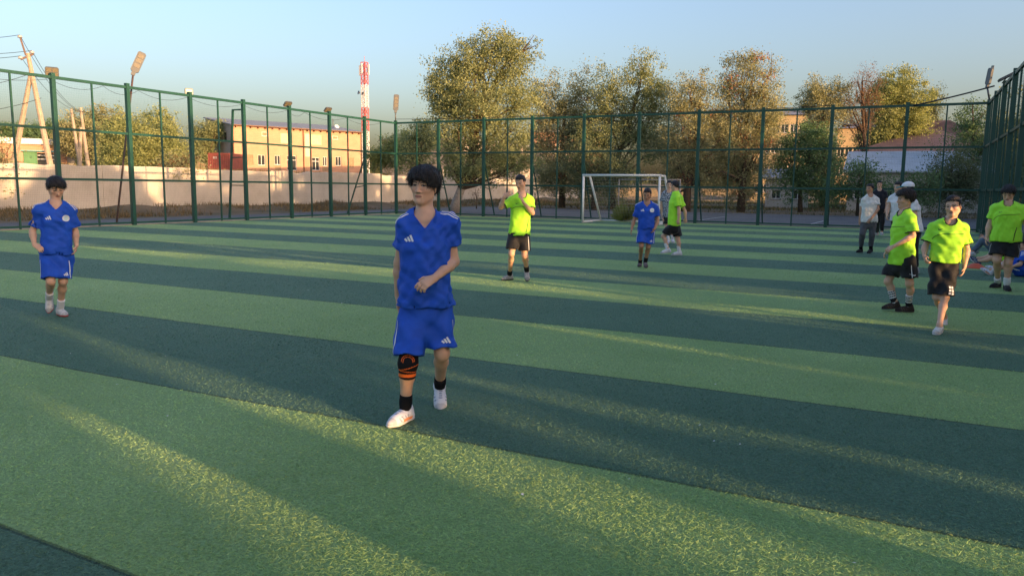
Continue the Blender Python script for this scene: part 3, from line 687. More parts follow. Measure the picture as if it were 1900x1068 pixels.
for x, y, z in ((-1.1, -.6, ztop - 3.4), (1.1, .3, ztop - 3.2), (0, -1.2, ztop - 3.0)): MB().cbox(x - .22, x + .22, y - .1, y + .1, z, z + 2.6, .04).build('antenna_panel', M['whitem'], mast)
MB().tube([(0, 0, ztop), (0, 0, ztop + 1.6)], .05, 6).build('aerial', M['redm'], mast)
MB().tube([(-.9, -.9, secs[2][1] - 2.1), (-1.1, -1.3, secs[2][1] - 2.0)], [.15, .5], 12).tube([(.3, -.9, secs[2][1] - 2.4), (.35, -1.3, secs[2][1] - 2.3)], [.1, .4], 12).build('dish', M['lampgrey'], mast)

# concrete power poles
def pole_leg(root, a, b, r0, r1, name='leg'): return MB().tube([a, (np.array(a) + np.array(b)) / 2, b], [r0, (r0 + r1) / 2, r1], 8).build(name, M['concrete'], root, smooth=False)
DP = 62.0; pb = atD(97, 322, DP); ap = empty('power_pole', tuple(pb), label='leaning A-shaped concrete power pole with a steel top arm', category='power pole'); q = lambda u, v, d=DP: atD(u, v, d) - pb
pole_leg(ap, q(98, 330), q(51.5, 99), .21, .13); pole_leg(ap, q(20, 332, DP + 2), q(58, 134), .21, .14)
MB().bar(q(48, 103), q(37.5, 70), .11, .11).build('top_rod', M['steel'], ap); MB().bar(q(38, 110.5), q(62, 100.5), .12, .12).build('crossarm', M['steel'], ap)
for u, v in ((37, 66), (38, 105), (59.5, 95)): MB().tube([q(u, v + 4), q(u - .5, v)], [.16, .12], 8).build('insulator', M['insul'], ap)
DP2 = 78.0; pc = atD(160, 318, DP2)
pp = empty('power_pole', tuple(pc), label='pair of slim concrete poles leaning together before the olive trees', category='power pole'); q2 = lambda u, v: atD(u, v, DP2) - pc
pole_leg(pp, q2(165, 320), q2(149.5, 200), .18, .10); pole_leg(pp, q2(150, 320), q2(132, 202), .16, .10); pole_leg(pp, q2(147.5, 320), q2(150, 236), .2, .12)
MB().bar(q2(144, 206), q2(156, 209), .08, .08).build('crossarm', M['steel'], pp)
def wire(label, a, b, sag):
    out = [np.array(a) * (1 - t) + np.array(b) * t - np.array([0, 0, sag * 4 * t * (1 - t)]) for t in np.linspace(0, 1, 14)]
    o = MB().tube([p - out[0] for p in out], .016, 4).build('overhead_wire', M['cable'], None, loc=tuple(out[0])); setp(o, label=label, category='wire', group='overhead wires on the left')
A_ = [atD(36.5, 65, DP), atD(37.5, 104, DP), atD(59, 94, DP)]
for k, (u, v) in enumerate(((-160, 62), (-160, 97), (-160, 90))): wire(('top', 'middle', 'lowest')[k] + ' overhead wire leaving the picture from the A-shaped pole', A_[k], atD(u, v, 66), .3)
for k, (u, v) in enumerate(((144, 205), (150, 207), (155, 208))): wire(('first', 'second', 'third')[k] + ' wire slanting from the A-shaped pole to the slim poles', A_[k], atD(u, v, DP2), .8)
wire('wire crossing low from the picture edge to the A-shaped pole', atD(-120, 212, 60), atD(77, 182, DP), .3); wire('upper of two wires crossing the left fence bay', atD(-120, 165, 60), atD(56, 137, DP), .3)

# ------------------------------------------------------------------ trees
OLIVE = ((.30, .325, .16), (.21, .25, .12)); GREEN = ((.15, .235, .11), (.105, .185, .085)); YGREEN = ((.34, .36, .15), (.22, .265, .105)); DARK = ((.12, .155, .09), (.155, .185, .10)); OCHRE = ((.34, .335, .185), (.24, .25, .135))
def leaf_cloud(centres, radii, per, size, cols, rg, droop=.3, cvar=.22):
    """leaf shaped quads in a gaussian puff round each centre"""
    n = len(centres); c = np.repeat(centres, per, 0); r = np.repeat(radii, per, 0)
    N = len(c); p = c + rg.normal(0, .5, (N, 3)) * r
    d = rg.normal(0, 1, (N, 3)); d[:, 2] -= droop; d /= np.linalg.norm(d, axis=1)[:, None]
    k = rg.normal(0, 1, (N, 3)); k = np.cross(d, k); k /= np.linalg.norm(k, axis=1)[:, None] + 1e-9
    L = size * .82 * rg.uniform(.6, 1.35, N)[:, None]; W = L * .34
    P = np.stack([p - d * L * .5 - k * W, p - d * L * .5 + k * W, p + d * L * .6], 1)
    t = np.clip(np.repeat(rg.random(n), per) * .6 + rg.random(N) * .4, 0, 1)[:, None]
    col = (np.array(cols[0]) * t + np.array(cols[1]) * (1 - t)) * (1 + cvar * rg.uniform(-1, 1, (N, 1)))
    return P.reshape(-1, 3), np.arange(N * 3).reshape(-1, 3), np.repeat(col, 3, 0)

def tree(name, label, base, trunk, blobs, cols, size=.16, dens=1.0, r0=.2, seed=0, per=46, group=None, lime=None, clump=.62, category='tree', twig=1.0, accent=None, limb=22):
    """base point, trunk points, crown lobes (centre, radii); all world coordinates"""
    rg = np.random.default_rng(seed + 100); root = empty(name, tuple(base), label=label, category=category, group=group); O = np.array(base, float)
    T = [np.array(p, float) for p in trunk]; m = len(T); rs = [r0 * (1 - .62 * k / max(1, m - 1)) for k in range(m)]; rs[0] *= 1.25
    if lime and m > 2:
        cut = lime; MB().tube([p - O for p in T[:cut + 1]], rs[:cut + 1], 9).build('limewashed_trunk', M['limewash'], root, smooth=True)
        tm = MB().tube([p - O for p in T[cut:]], rs[cut:], 9)
    else: tm = MB().tube([p - O for p in T], rs, 9)
    C = []; Rr = []
    for (c, r) in blobs:
        c = np.array(c); r = np.array(r); vol = r[0] * r[1] * r[2]; n = max(6, int(dens * 20 * vol ** .72))
        d = rg.normal(0, 1, (n, 3)); d /= np.linalg.norm(d, axis=1)[:, None]; q = rg.random(n) ** .42
        C.append(c + d * r * q[:, None] * (1 + .14 * rg.normal(0, 1, (n, 1)))); Rr.append(np.full((n, 3), clump) * rg.uniform(.55, 1.35, (n, 1)) * np.array([1, 1, .8]))
    C = np.concatenate(C); Rr = np.concatenate(Rr); C[:, 2] = np.maximum(C[:, 2], O[2] + .35)
    # limbs: from the trunk towards some clump centres
    tops = T[max(1, m // 2):]
    for k in range(min(limb, len(C))):
        e = C[rg.integers(len(C))]; s0 = tops[rg.integers(len(tops))]; L = np.linalg.norm(e - s0)
        if e[2] < s0[2] - .2 * L: s0 = T[max(1, m // 3)]
        mid = s0 * .55 + e * .45 + rg.normal(0, .08 * L, 3) + np.array([0, 0, .05 * L]); rr = min(r0 * .4, .02 + .014 * L) * twig
        e = mid + (e - mid) * .8; tm.tube([s0 - O, mid - O, e - O], [rr, rr * .6, rr * .18], 5, False)
        for _ in range(3):
            e2 = e + rg.normal(0, .4, 3) * clump + np.array([0, 0, .25]); tm.tube([mid * .35 + e * .65 - O, e2 - O], [rr * .35, rr * .1], 4, False)
    tm.build('trunk', M['bark'], root, smooth=True)
    per = int(per * 1.5); P, F, K = leaf_cloud(C - O, Rr, per, size * .86, cols, rg)
    if accent:
        sel = np.repeat(rg.random(len(C)) < accent[1], per * 3); K[sel] = np.array(accent[0]) * rg.uniform(.7, 1.2, (int(sel.sum()), 1))
    link('crown', mesh_np('crown', P, F, cols=K), M['leaf'], root)
    return root
def px_tree(name, label, dist, foot, path, lobes, cols, zb=None, **k):
    """lobes given as centre and radii on the photo at the tree's own distance; depth radius about the width"""
    sc_ = dist / FPX; b = atD(foot[0], foot[1], dist); z = float(terrain(b[0], b[1])) if zb is None else zb; b[2] = z
    T = [b] + [atD(u, v, dist) for u, v in path]
    fw = np.array([ray(950, 534)[0], ray(950, 534)[1], 0]); rg = np.random.default_rng(k.get('seed', 0))
    Bl = []
    for (u, v, ru, rv) in lobes:
        c = atD(u, v, dist); dv = c[:2] / np.linalg.norm(c[:2]); off = rg.uniform(-.35, .35) * ru * sc_; c[:2] += dv * off
        Bl.append((c, (ru * sc_, ru * sc_ * .85, rv * sc_)))
    return tree(name, label, b, T, Bl, cols, **k)
px_tree('elm_tree', 'tallest leafy tree with a limewashed leaning trunk behind the far fence', 46, (841, 396), [(848, 372), (856, 350), (866, 318), (876, 280), (886, 240), (900, 190), (925, 140)],
        [(900, 112, 66, 52), (848, 140, 58, 56), (952, 128, 50, 56), (925, 85, 42, 30), (890, 190, 92, 52), (828, 200, 42, 48), (970, 190, 38, 45), (845, 255, 50, 46), (930, 250, 62, 50), (890, 300, 62, 34), (960, 290, 40, 36), (808, 160, 26, 40), (850, 305, 44, 30), (925, 308, 50, 32)], OLIVE, size=.15, dens=1.5, r0=.30, seed=1, lime=2, per=44, clump=.5, limb=60, twig=1.5)
px_tree('row_tree', 'airy tree next to the tallest one, left in the row behind the goal', 62, (1043, 378), [(1043, 340), (1040, 300), (1045, 250), (1050, 190)], [(1022, 185, 38, 52), (1072, 180, 38, 60), (1050, 245, 62, 56), (1010, 325, 44, 34), (1075, 335, 40, 34), (1005, 270, 32, 46), (1090, 265, 34, 46), (1040, 320, 52, 40)], OCHRE, size=.17, dens=1.2, r0=.24, seed=2, group='row of trees behind the far fence', accent=((.30, .12, .05), .03), limb=40)
px_tree('row_tree', 'dense tree with two pale tops rising straight above the goal', 60, (1135, 372), [(1138, 330), (1150, 280), (1168, 230), (1185, 170)], [(1122, 172, 34, 48), (1190, 150, 36, 48), (1216, 185, 34, 42), (1160, 220, 60, 50), (1110, 255, 44, 50), (1200, 262, 46, 42), (1125, 325, 50, 46)], OLIVE, size=.17, dens=1.35, r0=.26, seed=3, group='row of trees behind the far fence', limb=40)
px_tree('row_tree', 'dark lower tree in the shade between goal and road', 56, (1102, 386), [(1102, 350), (1106, 310)], [(1095, 320, 44, 50), (1135, 330, 36, 44), (1070, 300, 26, 36)], DARK, size=.17, dens=1.3, r0=.2, seed=31, group='row of trees behind the far fence')
px_tree('row_tree', 'tree with dark forked trunks right of the goal', 57, (1272, 384), [(1276, 350), (1284, 310), (1290, 260), (1296, 190)], [(1288, 178, 40, 44), (1258, 195, 30, 44), (1240, 255, 34, 44), (1300, 235, 46, 46), (1270, 285, 46, 44), (1310, 305, 44, 40), (1255, 330, 30, 26)], OCHRE, size=.16, dens=1.2, r0=.3, seed=4, group='row of trees behind the far fence', accent=((.33, .13, .06), .02), limb=40)
px_tree('row_tree', 'tall airy tree ending the row, reddish leaves low in its crown', 58, (1375, 372), [(1378, 335), (1384, 280), (1385, 220), (1395, 150)], [(1390, 135, 48, 42), (1325, 235, 36, 46), (1428, 235, 24, 40), (1320, 330, 40, 40), (1415, 185, 34, 50), (1358, 175, 30, 46), (1385, 225, 62, 46), (1345, 275, 46, 46), (1405, 275, 40, 46), (1370, 325, 56, 36), (1385, 360, 34, 20)], OCHRE, size=.16, dens=1.2, r0=.26, seed=5, group='row of trees behind the far fence', accent=((.36, .14, .07), .035), limb=44)
px_tree('leafy_bush', 'broad dark green bush in front of the yellow block', 60, (1485, 385), [(1485, 350), (1490, 300)], [(1500, 265, 40, 36), (1460, 290, 34, 36), (1520, 310, 40, 48), (1475, 335, 34, 28), (1530, 360, 26, 26)], GREEN, size=.19, dens=1.3, r0=.16, seed=6, category='bush')
px_tree('far_tree', 'round topped tree left of the bare brown tree', 76, (1528, 350), [(1528, 300), (1528, 240), (1530, 180)], [(1515, 172, 28, 28), (1552, 180, 26, 34), (1500, 195, 18, 22), (1532, 215, 36, 32), (1525, 255, 34, 30)], OCHRE, size=.19, dens=1.2, r0=.22, seed=7)
px_tree('bare_tree', 'thin brown half bare tree with upright twigs', 76, (1606, 350), [(1606, 310), (1603, 250), (1600, 200), (1600, 150)], [(1600, 160, 22, 36), (1620, 165, 20, 32), (1585, 190, 24, 26), (1600, 215, 34, 26)], ((.24, .145, .085), (.17, .10, .06)), size=.12, dens=1.0, r0=.2, seed=8, per=26, twig=.8, limb=60)
px_tree('far_tree', 'full yellow green tree right of the bare brown tree', 82, (1662, 350), [(1662, 310), (1664, 250), (1668, 190)], [(1668, 162, 36, 30), (1640, 185, 32, 36), (1692, 195, 30, 38), (1662, 225, 54, 40), (1640, 260, 44, 34), (1690, 262, 36, 34)], YGREEN, size=.21, dens=1.35, r0=.26, seed=9)
px_tree('far_tree', 'small dark tree at the edge of the yellow green one', 86, (1722, 350), [(1722, 300), (1722, 240)], [(1728, 190, 18, 20), (1718, 215, 22, 26), (1725, 250, 22, 24)], DARK, size=.2, dens=1.2, r0=.14, seed=10)
px_tree('leafy_bush', 'grey green bush behind the men in white', 54, (1592, 384), [(1592, 350)], [(1592, 330, 38, 36), (1560, 345, 26, 28), (1625, 350, 28, 30)], GREEN, size=.17, dens=1.1, r0=.1, seed=11, category='bush')
px_tree('young_conifer', 'feathery grey green conifer beside the right fence', 52, (1765, 398), [(1765, 350), (1766, 300)], [(1765, 300, 34, 34), (1765, 345, 46, 40), (1735, 355, 26, 28), (1795, 350, 24, 40)], DARK, size=.15, dens=1.25, r0=.1, seed=12, per=56)
px_tree('leafy_bush', 'low leafy bush behind the white cap', 50, (1692, 388), [(1692, 360)], [(1692, 345, 28, 30), (1665, 360, 20, 22), (1720, 358, 20, 26)], GREEN, size=.17, dens=1.1, r0=.08, seed=13, category='bush')
px_tree('far_tree', 'thin young tree rising by the corner of the right fence', 70, (1806, 350), [(1806, 300), (1806, 240), (1804, 190)], [(1804, 215, 22, 30), (1800, 255, 30, 26), (1815, 290, 26, 30)], GREEN, size=.19, dens=1.0, r0=.1, seed=14)
for k, (u, v, ru, rv, d_, lab) in enumerate(((1850, 300, 34, 78, 74, 'tall dim tree seen through the edge-on fence'), (1905, 285, 40, 95, 70, 'dim tree at the picture edge behind the right fence'), (1960, 270, 50, 110, 66, 'tree just outside the picture behind the right fence'))):
    px_tree('far_tree', lab, d_, (u, 372), [(u, 340), (u, 280)], [(u, v, ru, rv), (u + 12, v - 40, ru * .7, rv * .6), (u - 10, v + 40, ru, rv * .4)], OLIVE, size=.22, dens=1.1, r0=.18, seed=40 + k)
px_tree('leafy_tree', 'bright green bushy tree behind the pale wall on the left', 62, (262, 328), [(262, 300), (268, 270)], [(240, 245, 44, 36), (295, 250, 44, 40), (262, 280, 64, 36), (225, 295, 38, 30), (325, 290, 32, 38), (285, 312, 60, 20), (210, 262, 24, 26)], YGREEN, size=.19, dens=1.45, r0=.2, seed=15)
px_tree('leafy_tree', 'olive brown tree behind the slim concrete poles', 98, (165, 318), [(165, 290), (168, 250)], [(150, 240, 34, 26), (195, 225, 32, 22), (175, 265, 50, 30), (128, 262, 26, 24)], OCHRE, size=.24, dens=1.2, r0=.2, seed=16)
px_tree('leafy_tree', 'low tree between the bushy tree and the red container', 116, (385, 318), [(385, 290)], [(380, 250, 26, 22), (402, 240, 20, 16), (375, 285, 26, 24)], OLIVE, size=.26, dens=1.2, r0=.2, seed=17)
fb = gnd(312, 390); db = math.hypot(fb[0], fb[1])
px_tree('wall_tree', 'thin many stemmed tree with browned leaves in front of the wall', db, (312, 390), [(316, 365), (322, 340), (330, 310)], [(330, 305, 30, 20), (300, 312, 22, 16), (355, 308, 20, 18), (325, 325, 32, 12)], OCHRE, size=.13, dens=1.0, r0=.055, seed=18, accent=((.22, .11, .05), .3))
px_tree('wall_shrub', 'pale shrub cut by the picture edge in front of the wall', 43, (4, 392), [(4, 350)], [(2, 300, 24, 44), (-20, 280, 24, 50), (8, 340, 16, 26)], OCHRE, size=.13, dens=1.1, r0=.06, seed=19, category='shrub')
px_tree('leafy_tree', 'green trees right of the orange building, nearest clump', 78, (735, 328), [(735, 300)], [(722, 285, 34, 30), (748, 272, 30, 28), (700, 298, 22, 24)], YGREEN, size=.22, dens=1.3, r0=.18, seed=20)
px_tree('leafy_tree', 'green tree peeping out left of the tallest tree', 74, (778, 328), [(778, 300)], [(772, 268, 30, 36), (795, 250, 26, 30), (765, 300, 30, 26)], OLIVE, size=.22, dens=1.3, r0=.18, seed=21)
px_tree('leafy_tree', 'dark tree behind the white fascia house', 125, (70, 300), [(70, 270)], [(60, 250, 34, 16), (100, 246, 26, 18), (20, 252, 30, 18)], GREEN, size=.3, dens=1.2, r0=.2, seed=22)
px_tree('wall_shrub', 'leafless grey shrub by the wall right of the big trunk', 56, (884, 388), [(884, 372)], [(884, 355, 13, 20)], ((.12, .09, .06), (.08, .06, .045)), size=.1, dens=.9, r0=.04, seed=23, per=22, category='shrub')
px_tree('wall_shrub', 'dry grey shrub by the wall right of the neon player', 66, (1030, 380), [(1030, 366)], [(1030, 350, 24, 20)], ((.14, .10, .06), (.09, .07, .05)), size=.12, dens=.9, r0=.04, seed=24, per=22, category='shrub')

# a tuft of tall grass at the foot of the far fence
def tuft(label, foot, wpx, hpx, n, cols, seed):
    rg = np.random.default_rng(seed); b = gnd(*foot); s_ = np.linalg.norm(b) / FPX; n_ = n
    a = rg.uniform(0, 6.28, n_); ph = np.arccos(rg.uniform(.05, 1, n_)); k = rg.uniform(.55, 1.1, n_); x = np.cos(a) * .12 * rg.random(n_); y = np.sin(a) * .12 * rg.random(n_)
    tx = np.cos(a) * np.sin(ph) * wpx * s_ * .5 * k; ty = np.sin(a) * np.sin(ph) * wpx * s_ * .4 * k; tz = np.cos(ph) * hpx * s_ * k + .03; P = np.zeros((n_, 4, 3)); w = .014
    P[:, 0] = np.stack([x - w, y, 0 * x], 1); P[:, 1] = np.stack([x + w, y, 0 * x], 1)
    P[:, 2] = np.stack([x * .4 + tx * .6 + w, y * .4 + ty * .6, tz * .75], 1); P[:, 3] = np.stack([tx, ty, tz], 1)
    t = rg.random((n_, 1)); c = np.array(cols[0]) * t + np.array(cols[1]) * (1 - t)
    o = link('grass_tuft', mesh_np('grass_tuft', P.reshape(-1, 3), np.arange(n_ * 4).reshape(-1, 4), cols=np.repeat(c, 4, 0)), M['leaf'], None, tuple(b)); setp(o, label=label, category='plant')
ORD = 'first second third fourth fifth sixth seventh eighth ninth tenth eleventh twelfth thirteenth fourteenth fifteenth sixteenth seventeenth'.split()
tuft('bushy clump of tall green grass behind the boy at the goal', (1160, 411), 62, 34, 900, ((.30, .30, .10), (.14, .19, .06)), 5)

# far treeline round the horizon
def treeline():
    rg = np.random.default_rng(77); C = []; Rr = []
    for az in np.linspace(-75, 30, 150):
        for _ in range(7):
            d = rg.uniform(230, 330); a = R_(az + rg.uniform(-.4, .4)); hgt = 6 + 3.0 * math.sin(az * .9) + 2 * math.sin(az * 2.7 + 1)
            C.append((d * math.sin(a), d * math.cos(a), rg.uniform(0, max(3, hgt)) + (4 if az < -25 else 0))); Rr.append((3.0, 3.0, 2.2))
    P, F, K = leaf_cloud(np.array(C), np.array(Rr), 20, 1.4, ((.10, .11, .05), (.07, .085, .04)), rg)
    o = link('distant_trees', mesh_np('distant_trees', P, F, cols=K), M['leaf']); setp(o, label='hazy line of distant trees along the horizon', category='trees', kind='stuff')
treeline()

# ------------------------------------------------------------------ unseen trees beyond the right fence, put in to shade the pitch
# Gaps cut in the crowns shape the sun patches on pitch, players and wall.
XC = 14.0
def to_plane(p):
    """follow the sunbeam through p back to the plane of the tree row: (y, z) there"""
    p = np.atleast_2d(p); t = (XC - p[:, 0]) / LDIR[0]; q = p + t[:, None] * LDIR; return q[:, 1:3]
GAPS = []
def gap(a, b, w, z=0.0):
    A = to_plane(gnd(*a, z=z))[0]; Bq = to_plane(gnd(*b, z=z))[0]; GAPS.append((A, Bq, w))
for a, b, w in (((950, 905), (1390, 1068), .085), ((870, 850), (1200, 1010), .07), ((1000, 900), (1250, 990), .06), ((250, 825), (600, 1020), .06), ((110, 740), (340, 850), .05), ((300, 850), (520, 920), .05), ((1050, 742), (1880, 905), .06), ((960, 782), (1500, 925), .075), ((1560, 950), (1900, 1030), .05),
                ((55, 597), (235, 645), .10), ((300, 705), (560, 765), .03), ((165, 457), (640, 497), .28), ((300, 448), (560, 470), .16), ((650, 485), (900, 512), .14), ((880, 514), (1300, 572), .11), ((1300, 572), (1890, 655), .14), ((1000, 500), (1560, 560), .05), ((1200, 520), (1500, 545), .05), ((1120, 625), (1355, 657), .035),
                ((1250, 427), (1900, 452), .10), ((620, 470), (735, 482), .15), ((640, 425), (740, 430), .1)):
    gap(a, b, w)
def body_gap(u, v, foot, w, h):
    f_ = gnd(*foot); p = np.array([f_[0], f_[1], h]); A = to_plane(p)[0]; GAPS.append((A - [0, .0], A + [0, .01], w))
for (foot, hs, w) in (((1745, 612), (.3, .7, 1.1, 1.4), .24), ((955, 522), (.8, 1.15), .15), ((1700, 579), (.75, 1.1), .10), ((1610, 472), (1.0,), .12)):
    for h in hs: body_gap(0, 0, foot, w, h)
for u_, v_, w_ in ((285, 352, .22), (300, 375, .2), (560, 345, .25), (590, 365, .25), (545, 375, .2), (720, 345, .2), (790, 352, .15), (700, 360, .15), (420, 352, .12)):
    q_ = to_plane(atX(u_, v_, -37.0))[0]; GAPS.append((q_, q_ + [0, .01], w_))
def shade_row():
    rg = np.random.default_rng(5); k = 0
    for yb in np.arange(-9.0, 74.0, 5.6):
        base = np.array([XC + rg.uniform(-.8, .8), yb + rg.uniform(-.8, .8), -.05]); H = 7.0 + rg.uniform(-1.0, 1.0) + (.5 if 5 < yb < 40 else 0)
        root = empty('unseen_shade_tree', tuple(base), label=ORD[k] + ' unseen leafy tree put in beyond the right fence to shade the pitch, counted from the near end', category='tree', group='unseen trees put in to shade the pitch')
        tm = MB().tube([(0, 0, 0), (.1, .1, 1.6), (.0, .2, 3.4), (.1, .1, H * .7)], [.22, .18, .14, .06], 8); n = 560
        C = np.stack([rg.normal(0, 1.0, n), rg.uniform(-3.5, 3.5, n), .25 + (H - .3) * rg.random(n) ** .9], 1)
        hump = H * (1 - .30 * (np.abs(C[:, 1]) / 3.5) ** 2.2) + .5 * np.sin(C[:, 1] * 2.3 + k * 1.7) * rg.random(n); C = C[C[:, 2] < hump]
        P, F, K = leaf_cloud(C, np.full((len(C), 3), .5), 13, .85, GREEN, rg)
        Q = P.reshape(-1, 3, 3); ctr = Q.mean(1) + base; yz = to_plane(ctr); keep = np.ones(len(Q), bool)
        for A, Bq, w in GAPS:
            d = Bq - A; L2 = d @ d + 1e-9; t = np.clip(((yz - A) @ d) / L2, 0, 1); dist = np.linalg.norm(yz - (A + t[:, None] * d), axis=1); keep &= dist > w + .28
        Q = Q[keep]; K = K.reshape(-1, 3, 3)[keep].reshape(-1, 3)
        for _ in range(8):
            e = C[rg.integers(len(C))]; tm.tube([(.05, .15, min(e[2] * .6 + .6, H * .6)), e], [.06, .02], 5, False)
        tm.build('trunk', M['bark'], root, smooth=True)
        link('crown', mesh_np('crown', Q.reshape(-1, 3), np.arange(len(Q) * 3).reshape(-1, 3), cols=K), M['leaf'], root); k += 1
shade_row()
# ------------------------------------------------------------------ people: each body one continuous surface, drawn out of a distance field
class Field:
    def __init__(s, lo, hi, v):
        s.v = float(v); s.lo = np.array(lo, float) - 4 * v; s.n = np.ceil((np.array(hi) + 4 * v - s.lo) / v).astype(int) + 1; s.d = np.full(s.n, .25, np.float32)
    def win(s, lo, hi):
        a = np.clip(np.floor((np.array(lo) - s.lo) / s.v).astype(int), 0, s.n); b = np.clip(np.ceil((np.array(hi) - s.lo) / s.v).astype(int) + 1, 0, s.n)
        sl = tuple(slice(int(i), int(j)) for i, j in zip(a, b))
        c = [(s.lo[k] + s.v * np.arange(a[k], b[k])).astype(np.float32) for k in range(3)]
        return sl, c[0][:, None, None], c[1][None, :, None], c[2][None, None, :]
    def _apply(s, fn, lo, hi, k, mode):
        m = k + 2.5 * s.v; sl, X, Y, Z = s.win(np.array(lo) - m, np.array(hi) + m)
        if any(q.stop <= q.start for q in sl): return
        d = fn(X, Y, Z); o = s.d[sl]
        if mode == 'sub':
            d = -d; h = np.maximum(k - np.abs(o - d), 0) / k if k > 0 else 0; s.d[sl] = np.maximum(o, d) + h * h * k * .25
        else:
            h = np.maximum(k - np.abs(o - d), 0) / k if k > 0 else 0; s.d[sl] = np.minimum(o, d) - h * h * k * .25
    def cone(s, a, b, r1, r2, k=.02, mode='add'):
        a = np.array(a, float); b = np.array(b, float); r = max(r1, r2); s._apply(cone_fn(a, b, r1, r2), np.minimum(a, b) - r, np.maximum(a, b) + r, k, mode)
    def ell(s, c, fr, rad, k=.02, mode='add'):
        c = np.array(c, float); rad = np.array(rad, float); s._apply(ell_fn(c, fr, rad), c - rad.max(), c + rad.max(), k, mode)
    def chain(s, secs, k=.02, mode='add', p=2.0):
        P = np.array([q[0] for q in secs]); r = max(max(q[1], q[2]) for q in secs); s._apply(chain_fn(secs, p), P.min(0) - r * 1.3, P.max(0) + r * 1.3, k, mode)
    def full(s): return s.win(s.lo, s.lo + s.v * s.n)[1:]
def cone_fn(a, b, r1, r2):
    ba = b - a; bb = float(ba @ ba) + 1e-12
    def f(X, Y, Z):
        x, y, z = X - a[0], Y - a[1], Z - a[2]; t = np.clip((x * ba[0] + y * ba[1] + z * ba[2]) / bb, 0, 1)
        return np.sqrt((x - t * ba[0]) ** 2 + (y - t * ba[1]) ** 2 + (z - t * ba[2]) ** 2) - (r1 + (r2 - r1) * t)
    return f
def ell_fn(c, fr, rad):
    def f(X, Y, Z):
        x, y, z = X - c[0], Y - c[1], Z - c[2]; q = 0; L = x * x + y * y + z * z
        for e, r in zip(fr, rad): q = q + ((x * e[0] + y * e[1] + z * e[2]) / r) ** 2
        q = np.sqrt(q) + 1e-4; L = np.sqrt(L); return L - L / q
    return f
def chain_fn(secs, p=2.0):
    """secs: (centre, half width, half depth, right, front)"""
    def f(X, Y, Z):
        out = None
        for (c0, a0, b0, r0, f0), (c1, a1, b1, r1, f1) in zip(secs[:-1], secs[1:]):
            ba = c1 - c0; L2 = float(ba @ ba) + 1e-12; L = math.sqrt(L2); x, y, z = X - c0[0], Y - c0[1], Z - c0[2]
            tr = (x * ba[0] + y * ba[1] + z * ba[2]) / L2; t = np.clip(tr, 0, 1); e = (tr - t) * L
            x = x - tr * ba[0]; y = y - tr * ba[1]; z = z - tr * ba[2]
            R0 = r0 + (r1 - r0) * .5; F0 = f0 + (f1 - f0) * .5
            A = a0 + (a1 - a0) * t; Bq = b0 + (b1 - b0) * t
            u = x * R0[0] + y * R0[1] + z * R0[2]; w = x * F0[0] + y * F0[1] + z * F0[2]
            q = ((np.abs(u) / A) ** p + (np.abs(w) / Bq) ** p + (np.abs(e) / (Bq * .7)) ** p) ** (1 / p) + 1e-4
            D = np.sqrt(u * u + w * w + e * e); d = np.where(q < .05, -np.minimum(A, Bq), D - D / q); out = d if out is None else np.minimum(out, d)
        return out
    return f
def plane_fn(c, n): return lambda X, Y, Z: (X - c[0]) * n[0] + (Y - c[1]) * n[1] + (Z - c[2]) * n[2]

def surface(d, lo, v):
    """surface nets: one vertex in each cell the surface passes through"""
    ins = d < 0; s = np.zeros(tuple(n - 1 for n in d.shape), np.int8)
    for a in (0, 1):
        for b in (0, 1):
            for c in (0, 1): s += ins[a:d.shape[0] - 1 + a, b:d.shape[1] - 1 + b, c:d.shape[2] - 1 + c]
    act = (s > 0) & (s < 8); idx = np.argwhere(act); ids = np.full(act.shape, -1, np.int32); ids[act] = np.arange(len(idx))
    off = np.array([(a, b, c) for a in (0, 1) for b in (0, 1) for c in (0, 1)]); vals = np.stack([d[idx[:, 0] + o[0], idx[:, 1] + o[1], idx[:, 2] + o[2]] for o in off], 1)
    acc = np.zeros((len(idx), 3)); cnt = np.zeros(len(idx))
    for i in range(8):
        for j in range(i + 1, 8):
            if np.abs(off[i] - off[j]).sum() != 1: continue
            m = (vals[:, i] < 0) != (vals[:, j] < 0); t = np.where(m, vals[:, i] / (vals[:, i] - vals[:, j] + 1e-12), 0); acc += np.where(m[:, None], off[i] + t[:, None] * (off[j] - off[i]), 0); cnt += m
    V = lo + v * (idx + acc / cnt[:, None]); Q = []
    for ax in range(3):
        a = np.take(ins, range(0, d.shape[ax] - 1), ax); b = np.take(ins, range(1, d.shape[ax]), ax); ch = np.argwhere(a != b); o1, o2 = [(1, 2), (2, 0), (0, 1)][ax]
        ok = (ch[:, o1] > 0) & (ch[:, o2] > 0) & (ch[:, o1] < d.shape[o1] - 1) & (ch[:, o2] < d.shape[o2] - 1); ch = ch[ok]; q = []
        for da, db in ((-1, -1), (0, -1), (0, 0), (-1, 0)):
            c = ch.copy(); c[:, o1] += da; c[:, o2] += db; q.append(ids[c[:, 0], c[:, 1], c[:, 2]])
        q = np.stack(q, 1); fl = ~a[ch[:, 0], ch[:, 1], ch[:, 2]]; q[fl] = q[fl][:, ::-1]; Q.append(q)
    return V, np.concatenate(Q)
def split(V, F, mask):
    """cut the masked quads into four each"""
    keep = F[~mask]; q = F[mask]; mids = []; n = len(V); E = np.stack([q, np.roll(q, -1, 1)], -1).reshape(-1, 2); Es = np.sort(E, 1)
    U, inv = np.unique(Es, axis=0, return_inverse=True); inv = inv.ravel(); mp = (V[U[:, 0]] + V[U[:, 1]]) / 2; c = V[q].mean(1)
    e = n + inv.reshape(-1, 4); ci = n + len(U) + np.arange(len(q)); V2 = np.concatenate([V, mp, c]); f = [np.stack([q[:, k], e[:, k], ci, e[:, k - 1]], 1) for k in range(4)]
    return V2, np.concatenate([keep] + f)
